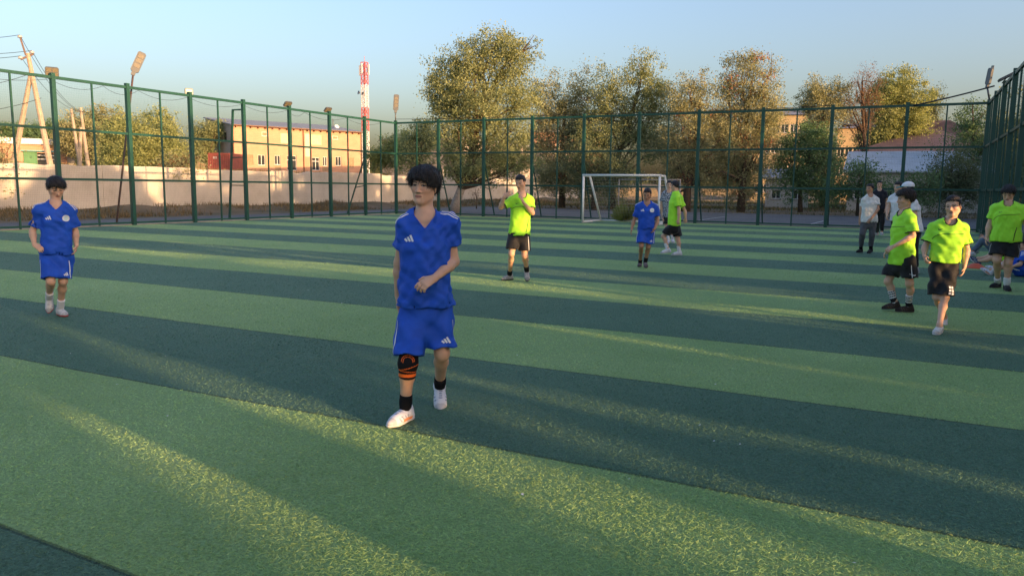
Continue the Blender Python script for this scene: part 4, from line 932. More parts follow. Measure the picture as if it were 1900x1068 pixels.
def unit(v): v = np.array(v, float); return v / (np.linalg.norm(v) + 1e-12)
def orth(v, d): v = np.array(v, float); return unit(v - d * (v @ d))
def folds(X, Y, Z, seed, amp, f=26.0, aniso=.35):
    """soft creases: a few warped waves, long in the vertical"""
    r = np.random.default_rng(seed); o = 0
    for i in range(5):
        a = r.uniform(0, 6.28); k = f * r.uniform(.6, 1.7); kz = k * aniso * r.uniform(-1.3, 1.3); ph = r.uniform(0, 6.28, 3)
        w = 1.6 * np.sin(Z * r.uniform(5, 11) + ph[1]) + 1.2 * np.sin((X * math.sin(a) - Y * math.cos(a)) * 9 + ph[2])
        h_ = np.sin((X * math.cos(a) + Y * math.sin(a)) * k + Z * kz + w + ph[0]); o = o + h_ + .55 * (1 - 2 * np.abs(np.sin((X * math.cos(a + .6) + Y * math.sin(a + .6)) * k * .5 - Z * kz * .8 + w * .8 + ph[1])))
    return (amp / 2.6) * o

SKIN = (.67, .40, .265)
MS = {'skin': attr_mat('skin', rough=.5, spec=.35, sss=.12, tone=.10, tscale=22, bump=.12, bscale=260), 'cloth': attr_mat('painted_cloth', rough=.85, spec=.15, bump=.25, bscale=420),
      'hair': surf('black_hair', (.010, .009, .010), (.022, .018, .017), rough=.42, spec=.45, scale=70, world_space=False, bump=.6, bscale=160)}
def cloth_mat(name, c, c2=None, sheen=.15, rough=.72, scale=16, spec=.2, lo=.42, hi=.6):
    m = surf(name, c, c2 or tuple(x * .82 for x in c), rough=rough, scale=scale, spec=spec, world_space=False, bump=.22, bscale=340, lo=lo, hi=hi); m.node_tree.nodes['Principled BSDF'].inputs['Sheen Weight'].default_value = sheen; return m
BLUE = cloth_mat('royal_blue_jersey', (.013, .088, .53), (.011, .074, .46), scale=9, rough=.62, spec=.3, sheen=0)
NEON = cloth_mat('neon_yellow_jersey', (.42, .92, .05), (.38, .85, .045), scale=9, rough=.6, sheen=.1)
BLACK = cloth_mat('black_shorts', (.010, .010, .012), (.016, .016, .018), rough=.6)
WHITE = cloth_mat('white_cloth', (.84, .84, .84), (.74, .74, .75)); GREYT = cloth_mat('grey_trousers', (.115, .115, .125), (.09, .09, .10)); NAVY = cloth_mat('dark_navy_cloth', (.016, .017, .026)); JEANS = cloth_mat('faded_jeans', (.13, .18, .24), (.09, .13, .19)); POLO = cloth_mat('cream_polo', (.80, .79, .73))
PATT = cloth_mat('patterned_grey_shirt', (.42, .45, .48), (.05, .065, .09), scale=34, lo=.47, hi=.53)
PRINT = {'white': surf('white_print', (.78, .78, .78), rough=.6), 'black': surf('black_print', (.012, .012, .012), rough=.6), 'dkgreen': surf('dark_piping', (.03, .07, .02), rough=.7), 'crest': surf('crest_mint', (.52, .70, .66), rough=.6), 'orange': surf('orange_print', (.85, .17, .03), rough=.6)}
SOLE = surf('boot_sole', (.06, .055, .055), rough=.6); SOLEW = surf('pale_sole', (.62, .60, .58), rough=.6); SOLER = surf('red_sole', (.45, .06, .05), rough=.5)

def person(S):
    """S: joints picked on the photo (u, v, depth towards the camera in metres)"""
    s = S['s']; hs = S.get('hs', s); g = S.get('g', 1.0); vox = S.get('vox', .0085)
    if 'ground' in S: base = gnd(*S['ground'])
    else: base = (gnd(*S['anR'][:2], z=.085 * s) + gnd(*S['anL'][:2], z=.085 * s)) / 2
    base = np.array([base[0], base[1], 0.0]); dv = unit([base[0], base[1], 0]); Fv = -dv; Rv = np.array([dv[1], -dv[0], 0]); D = math.hypot(base[0], base[1])
    def J(key, f=0.0):
        q = S[key]; u, v = q[0], q[1]; f = q[2] if len(q) > 2 else f
        if len(q) == 2 and key in ('anR', 'anL'): return gnd(u, v, z=.085 * s) - base
        d = ray(u, v); t = (D - f) / (d @ dv); return EYE + d * t - base
    nk, hd = J('neck'), J('head'); sh = {'R': J('shR'), 'L': J('shL')}; el = {'R': J('elR'), 'L': J('elL')}; wr = {'R': J('wrR'), 'L': J('wrL')}
    
    for q in 'RL': sh[q] = sh[q] + unit(nk - sh[q]) * .012 * s - unit(nk - (J('hipR') + J('hipL')) / 2) * .034 * s
    hp = {'R': J('hipR'), 'L': J('hipL')}; kn = {'R': J('knR'), 'L': J('knL')}; an = {'R': J('anR'), 'L': J('anL')}
    pel = (hp['R'] + hp['L']) / 2; up = unit(nk - pel); rt = orth(sh['R'] - sh['L'], up); fr = np.cross(up, rt); hr = orth(hp['R'] - hp['L'], np.array([0, 0, 1.0]) if abs(up[2]) > .5 else up)
    if hr @ rt < 0: hr = rt
    hf = unit(np.cross(up, hr)); Ltor = np.linalg.norm(nk - pel); sw = np.linalg.norm(sh['R'] - sh['L']) / 2
    # head frame
    yw, pt, rl = [R_(a) for a in S.get('look', (0, 0, 0))]; hfr = math.cos(yw) * Fv - math.sin(yw) * Rv; hup = np.array([0, 0, 1.0])
    h2 = math.cos(pt) * hfr - math.sin(pt) * hup; u2 = math.cos(pt) * hup + math.sin(pt) * hfr; x2 = np.cross(h2, u2); hx = math.cos(rl) * x2 + math.sin(rl) * u2; hu = math.cos(rl) * u2 - math.sin(rl) * x2; hfm = h2
    HF = (hx, hfm, hu); k_ = hs
    def H(x, y, z): return hd + k_ * (hx * x + hfm * y + hu * z)
    allp = np.array([hd, nk, *sh.values(), *el.values(), *wr.values(), *hp.values(), *kn.values(), *an.values()])
    lo = allp.min(0) - .24; hi = allp.max(0) + .24; lo[2] = max(lo[2], -.03)
    B = Field(lo, hi, vox)
    # torso
    def sec(t, a, b, off=0.0, bend=.0):
        w = t; r_ = unit(hr * (1 - w) + rt * w); f_ = unit(np.cross(up, r_)); return (pel + (nk - pel) * t + f_ * off, a, b, r_, f_)
    aw = sw * .93
    tor = [sec(-.14, .125 * s * g, .10 * s * g), sec(.02, .15 * s * g, .112 * s * g), sec(.28, .132 * s * g, .10 * s * g, .008 * g), sec(.60, .150 * s * g, .112 * s * g, .01), sec(.82, .150 * s * g, .10 * s), sec(.93, .105 * s, .075 * s)]
    B.chain(tor, .03, p=2.2)
    for q in 'RL':
        B.cone(nk + up * .0, sh[q] - up * .01, .050 * s, .050 * s * g, .05)
        B.ell(sh[q] - up * .015, (rt, fr, up), np.array([.056, .056, .062]) * s * g, .04)
        B.cone(sh[q] - up * .02, el[q], .048 * s * g, .036 * s * g, .03)
        fa = el[q] + (wr[q] - el[q]) * .28; B.cone(el[q], fa, .036 * s * g, .039 * s * g, .02); B.cone(fa, wr[q], .039 * s * g, .025 * s, .02)
        B.cone(hp[q], kn[q], .084 * s * g, .049 * s * g, .035); ca = kn[q] + (an[q] - kn[q]) * .30; shin = unit(an[q] - kn[q]); back = orth(-hf, shin)
        B.ell(kn[q] - back * .012 * s, (rt, fr, up), np.array([.043, .046, .052]) * s * g, .03)
        B.cone(kn[q], ca + back * .012, .045 * s * g, .047 * s * g, .025); B.cone(ca + back * .012, an[q] + np.array([0, 0, .02]), .047 * s * g, .033 * s, .03); B.cone(an[q] + np.array([0, 0, .03]), an[q], .034 * s, .036 * s, .02)
        # hand
        hdr = S.get('hand' + q); tip = J('hd' + q) if 'hd' + q in S else wr[q] + unit(wr[q] - el[q]) * .12
        d = unit(tip - wr[q]); curl = 22.0; nrm = None; thumb = None
        if hdr: curl, nr, th = hdr; nrm = unit(nr[0] * Rv + nr[1] * Fv + nr[2] * np.array([0, 0, 1.0])); thumb = unit(th[0] * Rv + th[1] * Fv + th[2] * np.array([0, 0, 1.0]))
        if nrm is None: nrm = (rt if q == 'L' else -rt); thumb = fr
        nrm = orth(nrm, d); tv = np.cross(d, nrm); tv = tv if tv @ thumb > 0 else -tv; z_ = s * .98
        pa = wr[q]; pb = pa + d * .085 * z_
        B.chain([(pa, .026 * z_, .017 * z_, tv, nrm), (pa + d * .045 * z_, .036 * z_, .015 * z_, tv, nrm), (pb, .038 * z_, .012 * z_, tv, nrm)], .014)
        for i, (L, o, sp) in enumerate(((.070, .029, .10), (.078, .010, .03), (.072, -.010, -.05), (.056, -.028, -.13))):
            c = R_(curl + 6 * i); p = pb + tv * o * z_ - d * .006 + nrm * .002; dd = unit(d + tv * sp)
            for j, fr_ in enumerate((.46, .30, .24)):
                ang = c * (j + .6); e = unit(dd * math.cos(ang) + nrm * math.sin(ang)); n_ = p + e * L * fr_ * z_; B.cone(p, n_, (.0092 - .0008 * j) * z_, (.0085 - .0009 * j) * z_, .006); p = n_
        p = pa + d * .022 * z_ + tv * .022 * z_; e1 = unit(d * .62 + tv * .72 + nrm * .35); p2 = p + e1 * .045 * z_; e2 = unit(d * .85 + tv * .30 + nrm * .42); B.cone(p, p2, .014 * z_, .0105 * z_, .012); B.cone(p2, p2 + e2 * .032 * z_, .0105 * z_, .008 * z_, .006)
    # neck, head and face
    B.cone(nk - up * .03, H(0, -.018, -.055), .058 * s * (g ** .5), .052 * k_, .03)
    B.ell(H(0, -.012, .035), HF, np.array([.074, .093, .080]) * k_, .02); B.ell(H(0, .018, -.030), HF, np.array([.061, .069, .084]) * k_, .03)
    for q in (-1, 1):
        B.cone(H(q * .046, .0, -.052), H(q * .012, .062, -.099), .022 * k_, .017 * k_, .025); B.ell(H(q * .040, .052, -.022), HF, np.array([.022, .024, .02]) * k_, .025); B.cone(H(q * .042, .066, .020), H(q * .008, .080, .016), .010 * k_, .010 * k_, .014)
    B.ell(H(0, .066, -.099), HF, np.array([.020, .018, .016]) * k_, .02)
    if vox < .0100:
        for q in (-1, 1): B.ell(H(q * .031, .0965, .001), HF, np.array([.018, .016, .0115]) * k_, .012, 'sub')
        for q in (-1, 1): B.ell(H(q * .031, .0715, .001), HF, np.array([.0145, .0125, .0115]) * k_, .004)
    B.cone(H(0, .080, .010), H(0, .102, -.036), .0075 * k_, .0112 * k_, .012)
    for q in (-1, 1): B.ell(H(q * .0125, .089, -.040), HF, np.array([.009, .012, .008]) * k_, .008)
    B.cone(H(-.017, .078, -.0625), H(.017, .078, -.0625), .0075 * k_, .0075 * k_, .010); B.cone(H(-.014, .077, -.0745), H(.014, .077, -.0745), .0078 * k_, .0078 * k_, .010)
    for q in (-1, 1): B.ell(H(q * .076, -.008, -.008), (unit(hx + q * .45 * -hfm), hfm, hu), np.array([.009, .019, .031]) * k_, .008); B.ell(H(q * .084, -.004, -.006), HF, np.array([.006, .010, .018]) * k_, .005, 'sub')
    V, F = surface(B.d, B.lo, vox)
    def hl(V): w = (V - hd) / k_; return w @ hx, w @ hfm, w @ hu
    for _ in range(2 if vox < .0100 else 1):
        c = V[F].mean(1); x, y, z = hl(c); V, F = split(V, F, (y > .03) & (np.abs(x) < .065) & (z > -.085) & (z < .045))
    x, y, z = hl(V); ax = np.abs(x); skin = np.array(S.get('skin', SKIN)); Cc = np.tile(skin, (len(V), 1)); face = (y > .035) & (z > -.13) & (z < .12) & (ax < .09)
    def paint(m, col, a=1.0): Cc[m] = Cc[m] * (1 - a) + np.array(col) * a
    ck = np.exp(-(((ax - .038) / .02) ** 2 + ((z + .028) / .02) ** 2)) * face; Cc *= (1 - ck[:, None] * np.array([0, .12, .14]))
    paint(face & (((ax - .031) / .017) ** 2 + ((z - .001) / .0085) ** 2 < 1), skin * .78, .7)  # shading under the brow painted into the skin colour
    open_ = .0052 * S.get('eyes', 1.0)
    paint(face & (((ax - .031) / .0135) ** 2 + ((z - .0005) / open_) ** 2 < 1), (.34, .32, .31))
    ex = S.get('gaze', 0.0); paint(face & ((ax - .031 - np.sign(x) * ex) ** 2 / .0058 ** 2 + (z - .0005) ** 2 / min(.0055, open_) ** 2 < 1), (.015, .010, .008))
    paint(face & (np.abs(z - (.0065 * S.get('eyes', 1.0) - 12 * (ax - .030) ** 2)) < .0027) & (np.abs(ax - .031) < .0165), (.02, .014, .012))
    paint(face & (np.abs(z - (.0225 + .10 * (ax - .03) - 9 * (ax - .03) ** 2)) < .0042) & (ax > .011) & (ax < .053), (.022, .016, .013), .72)
    lip = face & (((ax) / .0235) ** 2 + ((z + .0685) / .0100) ** 2 < 1); paint(lip, (.40, .14, .11), .75); paint(face & (ax < .0215) & (np.abs(z + .0685 - 6 * ax ** 2) < .0017), (.10, .035, .03), .9)
    paint(face & (((ax - .007) / .0042) ** 2 + ((z + .0470) / .003) ** 2 < 1) & (y > .085), skin * .42); paint(face & ((ax / .015) ** 2 + ((z + .0475) / .0034) ** 2 < 1) & (y > .08), skin * .62, .7)  # nostril darkness and shade beneath the nose painted on
    nkz = (V - nk) @ up; paint((y < .02) & (z < -.1) & (nkz > -.05) & (nkz < .05), skin * .9, .5)
    # arms and legs a little darker than the face, knees redder
    for q in 'RL':
        dk = np.linalg.norm(V - kn[q], axis=1); paint(dk < .055 * s, skin * np.array([.95, .82, .78]), .6)
    me = mesh_np('person', V, F, smooth=True, cols=Cc)
    body = link('person', me, MS['skin'], None, tuple(base)); setp(body, label=S['label'], category='person', group=S.get('group'))
    # ---------------- shirt
    sv = S.get('cvox', vox * (1.35 if vox < .006 else 1.5)); hem = S.get('hem', -.10); sl = S.get('sleeve', .62); loose = S.get('loose', 1.0); shirt = S['shirt']
    tp = np.array([nk, *sh.values(), *el.values(), pel + (nk - pel) * hem, *hp.values()]); SH = Field(np.maximum(lo, tp.min(0) - .2), np.minimum(hi, tp.max(0) + .2), sv); w0 = .158 * s * g * loose + .012; b0 = .122 * s * g * loose + .008; sx = max(sw * .98, .15 * s * g)
    ft = S.get('flare', 1.0)
    secs = [sec(hem, (w0 + .022 * s) * ft, (b0 + .016 * s) * ft), sec(.16, w0 + .012, b0 + .012, .004 * g), sec(.42, w0 + .004, b0 + .004, .008 * g), sec(.68, w0 + .006, b0 + .002, .006), sec(.84, sx * .98, .098 * s * g + .010), sec(.93, sx * .80, .078 * s + .010)]
    SH.chain(secs, .02, p=2.3); send = {}
    for q in 'RL':
        SH.cone(nk - up * .02 * s, sh[q] + up * .002, .062 * s, .058 * s * g, .05); SH.ell(sh[q] - up * .01, (rt, fr, up), np.array([.060, .065, .062]) * s * g, .045)
        ad = unit(el[q] - sh[q]); e = sh[q] + ad * sl * np.linalg.norm(el[q] - sh[q]); send[q] = (e, ad)
        SH.cone(sh[q] - up * .02 * s, e + ad * .03, .062 * s * g, .074 * s * g * S.get('sleevew', 1.0), .035)
    X, Y, Z = SH.full(); amp = S.get('fold', .0065)
    SH.d += folds(X, Y, Z, S.get('seed', 1), amp, 24, .4) + folds(X, Y, Z, S.get('seed', 1) + 50, amp * .55, 52, .8)
    CV = Field(SH.lo + 4 * sv, SH.lo + sv * (SH.n - 5), sv); CV.lo = SH.lo; CV.n = np.array(SH.d.shape); CV.d = np.full(SH.d.shape, .25, np.float32); CV.chain(tor, .03, p=2.2); CVt = CV.d.copy()
    for q in 'RL':
        CV.cone(nk, sh[q] - up * .01, .050 * s, .050 * s * g, .05); CV.ell(sh[q] - up * .015, (rt, fr, up), np.array([.056, .056, .062]) * s * g, .04); CV.cone(sh[q] - up * .02, send[q][0], .048 * s * g, .042 * s * g, .03); CV.cone(hp[q], hp[q] + (kn[q] - hp[q]) * .2, .088 * s * g, .08 * s * g, .035)
    X, Y, Z = SH.full(); SH.d = np.minimum(SH.d, CV.d - .007)
    for q in 'RL':                                             # below the sleeve the arm stays bare
        e, ad = send[q]; pl = plane_fn(e, ad)(X, Y, Z); arm = cone_fn(e, el[q] + ad * .1, .075 * s * g, .075 * s * g)(X, Y, Z) < 0; tors = (chain_fn(secs, 2.3)(X, Y, Z) > .004) & (CVt > .013); SH.d = np.where(arm & (pl > 0) & tors, np.maximum(SH.d, pl), SH.d)
    low = plane_fn(pel + (nk - pel) * hem + up * 0, -up)(X, Y, Z) + .006 * np.sin(X * 23 + Y * 17)
    SH.d = np.maximum(SH.d, np.where(((X - pel[0]) * rt[0] + (Y - pel[1]) * rt[1] + (Z - pel[2]) * rt[2]) ** 2 < (w0 + .06) ** 2, low, low))
    full_shirt = SH.d.copy(); cuffs = {}
    for q in 'RL':
        e, ad = send[q]; pl = plane_fn(e, ad)(X, Y, Z); near = cone_fn(sh[q], e + ad * .12, .12 * s, .12 * s)(X, Y, Z) < 0
        outs = (chain_fn(secs, 2.3)(X, Y, Z) > .004) & (CVt > .013); SH.d = np.where(near & (pl > -.05) & (outs | (pl > .0) & (CVt > .02) & (chain_fn(secs, 2.3)(X, Y, Z) > .0)), np.maximum(SH.d, pl), SH.d); cuffs[q] = (near, pl)
        hol_ = cone_fn(e - ad * .07, e + ad * .08, .042 * s * g, .068 * s * g * S.get('sleevew', 1.0))(X, Y, Z); SH.d = np.where((chain_fn(secs, 2.3)(X, Y, Z) > .006) & (CVt > .013), np.maximum(SH.d, -hol_), SH.d)
    # hollow hem
    inner = [(c, a - .012, b - .012, r_, f_) for c, a, b, r_, f_ in [sec(hem - .1, (w0 + .022 * s) * ft, (b0 + .016 * s) * ft), sec(hem + .06, (w0 + .016) * ft, (b0 + .014) * ft)]]; ind = np.maximum(chain_fn(inner, 2.3)(X, Y, Z), -plane_fn(pel + (nk - pel) * hem + up * .035, -up)(X, Y, Z)); SH.d = np.maximum(SH.d, -ind)
    # neck opening
    vd = S.get('vneck', 0.0) * s; rn = .068 * s
    cx = (X - nk[0]) * rt[0] + (Y - nk[1]) * rt[1] + (Z - nk[2]) * rt[2]; cz = (X - nk[0]) * up[0] + (Y - nk[1]) * up[1] + (Z - nk[2]) * up[2]; cy = (X - nk[0]) * fr[0] + (Y - nk[1]) * fr[1] + (Z - nk[2]) * fr[2]
    hole = np.maximum(np.sqrt(cx ** 2 + (cy - .008) ** 2) - rn, -cz - .045 * s)
    if vd: hole = np.minimum(hole, np.maximum(np.maximum((-(cz + vd) + np.abs(cx) * vd / (rn * .98)) / math.sqrt(1 + (vd / rn) ** 2), -(cy - .0)), np.abs(cx) - rn * 1.05))
    else: hole = np.minimum(hole, np.sqrt(cx ** 2 + (cz + .0 * s) ** 2 * 1.2) - rn * .93 + np.where(cy > 0, 0, 1))
    solid = SH.d.copy(); SH.d = np.maximum(SH.d, -hole); V2, F2 = surface(SH.d, SH.lo, sv)
    so = link('shirt', mesh_np('shirt', V2, F2, smooth=True), shirt, body)
    bv = BVHTree.FromPolygons([tuple(p) for p in V2], [tuple(int(i) for i in f) for f in F2])
    def ring(name, d, mat, par):
        v_, f_ = surface(d.astype(np.float32), SH.lo, sv)
        if len(f_): link(name, mesh_np(name, v_, f_, smooth=True), mat, par)
    if S.get('collar'): ring('collar', np.maximum(np.maximum(solid - .004, hole - S.get('collarw', .016)), -hole - .001), S['collar'], so)
    if S.get('cuff'):
        for q in 'RL':
            near, pl = cuffs[q]; ring('cuff', np.where(near, np.maximum(np.maximum(SH.d - .004, pl - .002), -pl - .014), .2), S['cuff'], so)
    # ---------------- prints laid on the cloth
    def ribbon(name, pts, width, O, ex_, ey_, dr, mat, tree_, par, lift=.003, step=.012):
        """2D polyline in the plane (ex, ey) at O, pressed on to the cloth along dr"""
        pts = np.array(pts, float); wd = np.array(width if hasattr(width, '__len__') else [width] * len(pts), float); P2 = []; W2 = []
        for a, b, wa, wb in zip(pts[:-1], pts[1:], wd[:-1], wd[1:]):
            n = max(1, int(np.linalg.norm(b - a) / step))
            for i in range(n): P2.append(a + (b - a) * i / n); W2.append(wa + (wb - wa) * i / n)
        P2.append(pts[-1]); W2.append(wd[-1]); P2 = np.array(P2); W2 = np.array(W2); tg = np.gradient(P2, axis=0); tg /= np.linalg.norm(tg, axis=1)[:, None] + 1e-9; nm = np.stack([-tg[:, 1], tg[:, 0]], 1); m = 3; vs = []; ok = []
        for p, n_, w in zip(P2, nm, W2):
            for j in range(m):
                c = p + n_ * w * (j / (m - 1) - .5); o = O + ex_ * c[0] + ey_ * c[1]; hit = tree_.ray_cast(Vector(o - dr * .45), Vector(dr), .9)
                if hit[0] is None: vs.append(o); ok.append(False)
                else: vs.append(np.array(hit[0]) - dr * lift); ok.append(True)
        fs = []; runs = [[]]
        for i in range(len(P2) - 1):
            row = []
            for j in range(m - 1):
                f = (i * m + j, i * m + j + 1, (i + 1) * m + j + 1, (i + 1) * m + j)
                if all(ok[t] for t in f) and max(np.linalg.norm(vs[f[0]] - vs[f[2]]), np.linalg.norm(vs[f[1]] - vs[f[3]])) < .06: row.append(f)
            if len(row) == m - 1: runs[-1] += row
            else: runs.append([])
        fs = max(runs, key=len)
        if fs:
            fa_ = np.array(fs); us, iv = np.unique(fa_, return_inverse=True); link(name, mesh_np(name, np.array(vs)[us], iv.reshape(fa_.shape), smooth=True), mat, par)
    ctr = pel + (nk - pel) * .70; U = s
    for (kind, col, *a) in S.get('prints', ()):
        mt = PRINT[col]
        if kind == 'bars':          # three slanted bars
            px, pz, z_ = a; px *= U; pz *= U
            for i, hgt in enumerate((.016, .028, .040)):
                x0 = px + (i - 1) * .018 * z_; ribbon('logo', [(x0 + .006 * z_, pz - .014 * z_), (x0 - .010 * z_, pz - .014 * z_ + hgt * z_)], .013 * z_, ctr, rt * -1, up, -fr, mt, bv, so, .0035, .008)
        if kind == 'swoosh':
            px, pz, z_ = a; ribbon('logo', [(px - .024 * z_, pz + .006), (px - .018 * z_, pz - .006 * z_), (px - .006 * z_, pz - .006 * z_), (px + .03 * z_, pz + .012 * z_)], [.003, .010 * z_, .009 * z_, .001], ctr, rt * -1, up, -fr, mt, bv, so, .0035, .008)
        if kind == 'crest':
            px, pz, r_ = a; cr = lambda r, n=18: [(px + r * math.cos(t), pz + r * math.sin(t)) for t in np.linspace(0, 6.2832, n)]
            ribbon('crest', cr(r_ * .55), r_ * .95, ctr, rt * -1, up, -fr, PRINT['white'], bv, so, .0035, .01); ribbon('crest', cr(r_ * .5), r_ * .16, ctr, rt * -1, up, -fr, PRINT['crest'], bv, so, .005, .01); ribbon('crest', [(px, pz - r_ * .35), (px, pz + r_ * .35)], r_ * .35, ctr, rt * -1, up, -fr, PRINT['crest'], bv, so, .005, .01)
        if kind == 'shoulder':      # stripes along each shoulder seam
            for q, sg in (('R', 1), ('L', -1)):
                a0 = nk + rt * sg * .085 * s; a1 = sh[q] + (el[q] - sh[q]) * (.22 if a[0] else .02) + up * .03; d_ = unit(orth(a1 - a0, fr)); L = np.linalg.norm(a1 - a0); dn = unit(-up * .92 - fr * .30); dn = unit(dn - d_ * (dn @ d_)); sd = unit(np.cross(d_, dn))
                for i in (-1, 0, 1): ribbon('stripe', [(0, i * .019 * s), (L, i * .019 * s)], .008 * s, a0, d_, sd, dn, mt, bv, so, .004)
        if kind == 'line':          # polyline on the front, metres from the chest centre
            pts, w = a; ribbon('piping', [(p[0] * U, p[1] * U) for p in pts], w, ctr, rt * -1, up, -fr, mt, bv, so, .003)
        if kind == 'sideline':      # slanting vent line on the side of the shirt, seen along -dir
            pts, w, ang = a; dr_ = -unit(fr * math.cos(R_(ang)) - rt * math.sin(R_(ang))); ex_ = np.cross(up, -dr_); ribbon('piping', [(p[0] * U, p[1] * U) for p in pts], w, ctr, ex_, up, dr_, mt, bv, so, .003)
    # ---------------- shorts or trousers
    long_ = S.get('trousers', False); tp = np.array([pel + (nk - pel) * .25, *hp.values(), *kn.values()] + (list(an.values()) if long_ else [])); PT = Field(np.maximum(lo, tp.min(0) - .16), np.minimum(hi, tp.max(0) + .16), sv); hemL = S.get('shorthem', .78); wid = S.get('shortw', 1.0)
    PT.chain([sec(-.12, .162 * s * g, .126 * s * g), sec(.08, .162 * s * g, .126 * s * g), sec(.20, .146 * s * g, .114 * s * g)], .02, p=2.2); ends = {}
    for q in 'RL':
        top = hp[q] + np.array([0, 0, .03])
        if long_:
            e = an[q] + (kn[q] - an[q]) * S.get('trouserend', .12); PT.cone(top, kn[q], .098 * s * g, .072 * s * g, .03); PT.cone(kn[q], e, .072 * s * g, .056 * s * g * S.get('cuffw', 1.0), .02); ad = unit(e - kn[q])
        else:
            th = unit(kn[q] - hp[q]); e = hp[q] + (kn[q] - hp[q]) * hemL; PT.cone(top, e + th * .04, .100 * s * g, .108 * s * g * wid, .025); ad = unit(th * .6 + np.array([0, 0, -.4])) if abs(th[2]) > .4 else th
        ends[q] = (e, ad)
    X, Y, Z = PT.full(); PT.d += folds(X, Y, Z, S.get('seed', 1) + 9, amp * 1.0, 30, .5)
    for q in 'RL':
        e, ad = ends[q]; pl = plane_fn(e, ad)(X, Y, Z) + .005 * np.sin(X * 40 + Y * 31); o = 'L' if q == 'R' else 'R'
        axd = cone_fn(hp[q], e + ad * .2, .13 * s, .15 * s)(X, Y, Z) < 0
        oth = np.minimum(cone_fn(hp[o], kn[o], 0, 0)(X, Y, Z), cone_fn(kn[o], an[o], 0, 0)(X, Y, Z)) < np.minimum(cone_fn(hp[q], kn[q], 0, 0)(X, Y, Z), cone_fn(kn[q], an[q], 0, 0)(X, Y, Z))
        PT.d = np.where(~oth & (pl > -.06), np.maximum(PT.d, pl), PT.d)
        PT.cone(e - ad * .035, e + ad * .05, .075 * s * g if not long_ else .034 * s, (.098 * s * g * wid) if not long_ else .050 * s * g * S.get('cuffw', 1.0), .004, 'sub')
    V3, F3 = surface(PT.d, PT.lo, sv); po = link('trousers' if long_ else 'shorts', mesh_np('shorts', V3, F3, smooth=True), S['pants'], body); pv = BVHTree.FromPolygons([tuple(p) for p in V3], [tuple(int(i) for i in f) for f in F3])
    for (kind, col, q, *a) in S.get('pprints', ()):
        mt = PRINT[col]; e, ad = ends[q]; sg = 1 if q == 'R' else -1; out = unit(hr * sg); d0 = -unit(out * math.sin(R_(a[0])) + hf * math.cos(R_(a[0]))); ex_ = unit(np.cross(ad, d0)); ln = np.linalg.norm(e - hp[q])
        if kind == 'sidestripe': ribbon('stripe', [(t_, -.005) if False else (0.0, t_) for t_ in np.linspace(-ln * .9, -.012, 6)], a[1], e, ex_, ad, d0, mt, pv, po, .004)
        if kind == 'bars':
            for i, hgt in enumerate((.014, .026, .038)): ribbon('logo', [((i - 1) * .016 + .006, -.045), ((i - 1) * .016 - .010, -.045 - hgt)], .012, e, ex_ * a[1], ad, d0, mt, pv, po, .004, .008)
        if kind == 'swoosh': ribbon('logo', [(-.03, -.052), (-.022, -.042), (-.006, -.044), (.035, -.062)], [.003, .011, .009, .002], e, ex_ * a[1], ad, d0, mt, pv, po, .004, .008)
        if kind == 'marks':
            for r_ in range(3):
                for c_ in range(2): ribbon('print', [(-.02 + c_ * .03, -.04 - r_ * .034), (.002 + c_ * .03, -.04 - r_ * .034)], .024, e, ex_, ad, d0, mt, pv, po, .004, .008)
    # ---------------- socks, shoes
    for q in 'RL':
        A = an[q]; shin = unit(kn[q] - A); td = S.get('toe' + q, (0, 1, 0)); fw = unit(td[0] * Rv + td[1] * Fv + td[2] * np.array([0, 0, 1.0])); shu = orth(S.get('shoeup' + q, (0, 0, 1)) if not isinstance(S.get('shoeup' + q), tuple) else S['shoeup' + q], fw); side = np.cross(fw, shu); z_ = s * S.get('shoes', 1.0)
        sk = S.get('sock')
        if sk:
            top = A + shin * sk['h']; SK = Field(np.minimum(A, top) - .09, np.maximum(A, top) + .09, min(max(vox, .006), .0085)); SK.cone(A - shin * .03, A + shin * .06, .041 * s, .039 * s * g, .01); SK.cone(A + shin * .05, top + shin * .03, .040 * s * g, (.040 + .12 * max(0, sk['h'] - .06)) * s * g, .02)
            X, Y, Z = SK.full(); SK.d = np.maximum(SK.d, plane_fn(top, shin)(X, Y, Z)); vs, fs = surface(SK.d, SK.lo, SK.v); t_ = (vs - A) @ shin / sk['h']; cl = np.tile(np.array(sk['c']), (len(vs), 1))
            for (a, b, c) in sk.get('bands', ()): cl[(t_ > a) & (t_ < b)] = c
            link('sock', mesh_np('sock', vs, fs, smooth=True, cols=cl), MS['cloth'], body)
        P = lambda x, y, z: A + (side * x + fw * y + shu * z) * z_
        SHO = Field(A - .27 * z_, A + .27 * z_, min(max(vox, .0065), .0085)); F_ = SHO
        F_.cone(P(0, -.035, -.035), P(0, -.02, .01), .036 * z_, .038 * z_, .02); F_.cone(P(0, -.01, -.02), P(0, .09, -.048), .044 * z_, .036 * z_, .03); F_.cone(P(0, .07, -.052), P(.004, .155, -.064), .041 * z_, .026 * z_, .03); F_.cone(P(.012, .12, -.06), P(-.012, .12, -.06), .03 * z_, .03 * z_, .02); F_.cone(P(0, -.05, -.06), P(0, .1, -.062), .032 * z_, .036 * z_, .02)
        X, Y, Z = F_.full(); hgt = ((X - A[0]) * shu[0] + (Y - A[1]) * shu[1] + (Z - A[2]) * shu[2]) / z_; lng = ((X - A[0]) * fw[0] + (Y - A[1]) * fw[1] + (Z - A[2]) * fw[2]) / z_
        sole_d = np.maximum(np.maximum(F_.d - .004, hgt + .066), -(hgt + .085)); top_ = hgt - S.get('ankle_cut', .022) - .25 * np.maximum(-lng, 0)
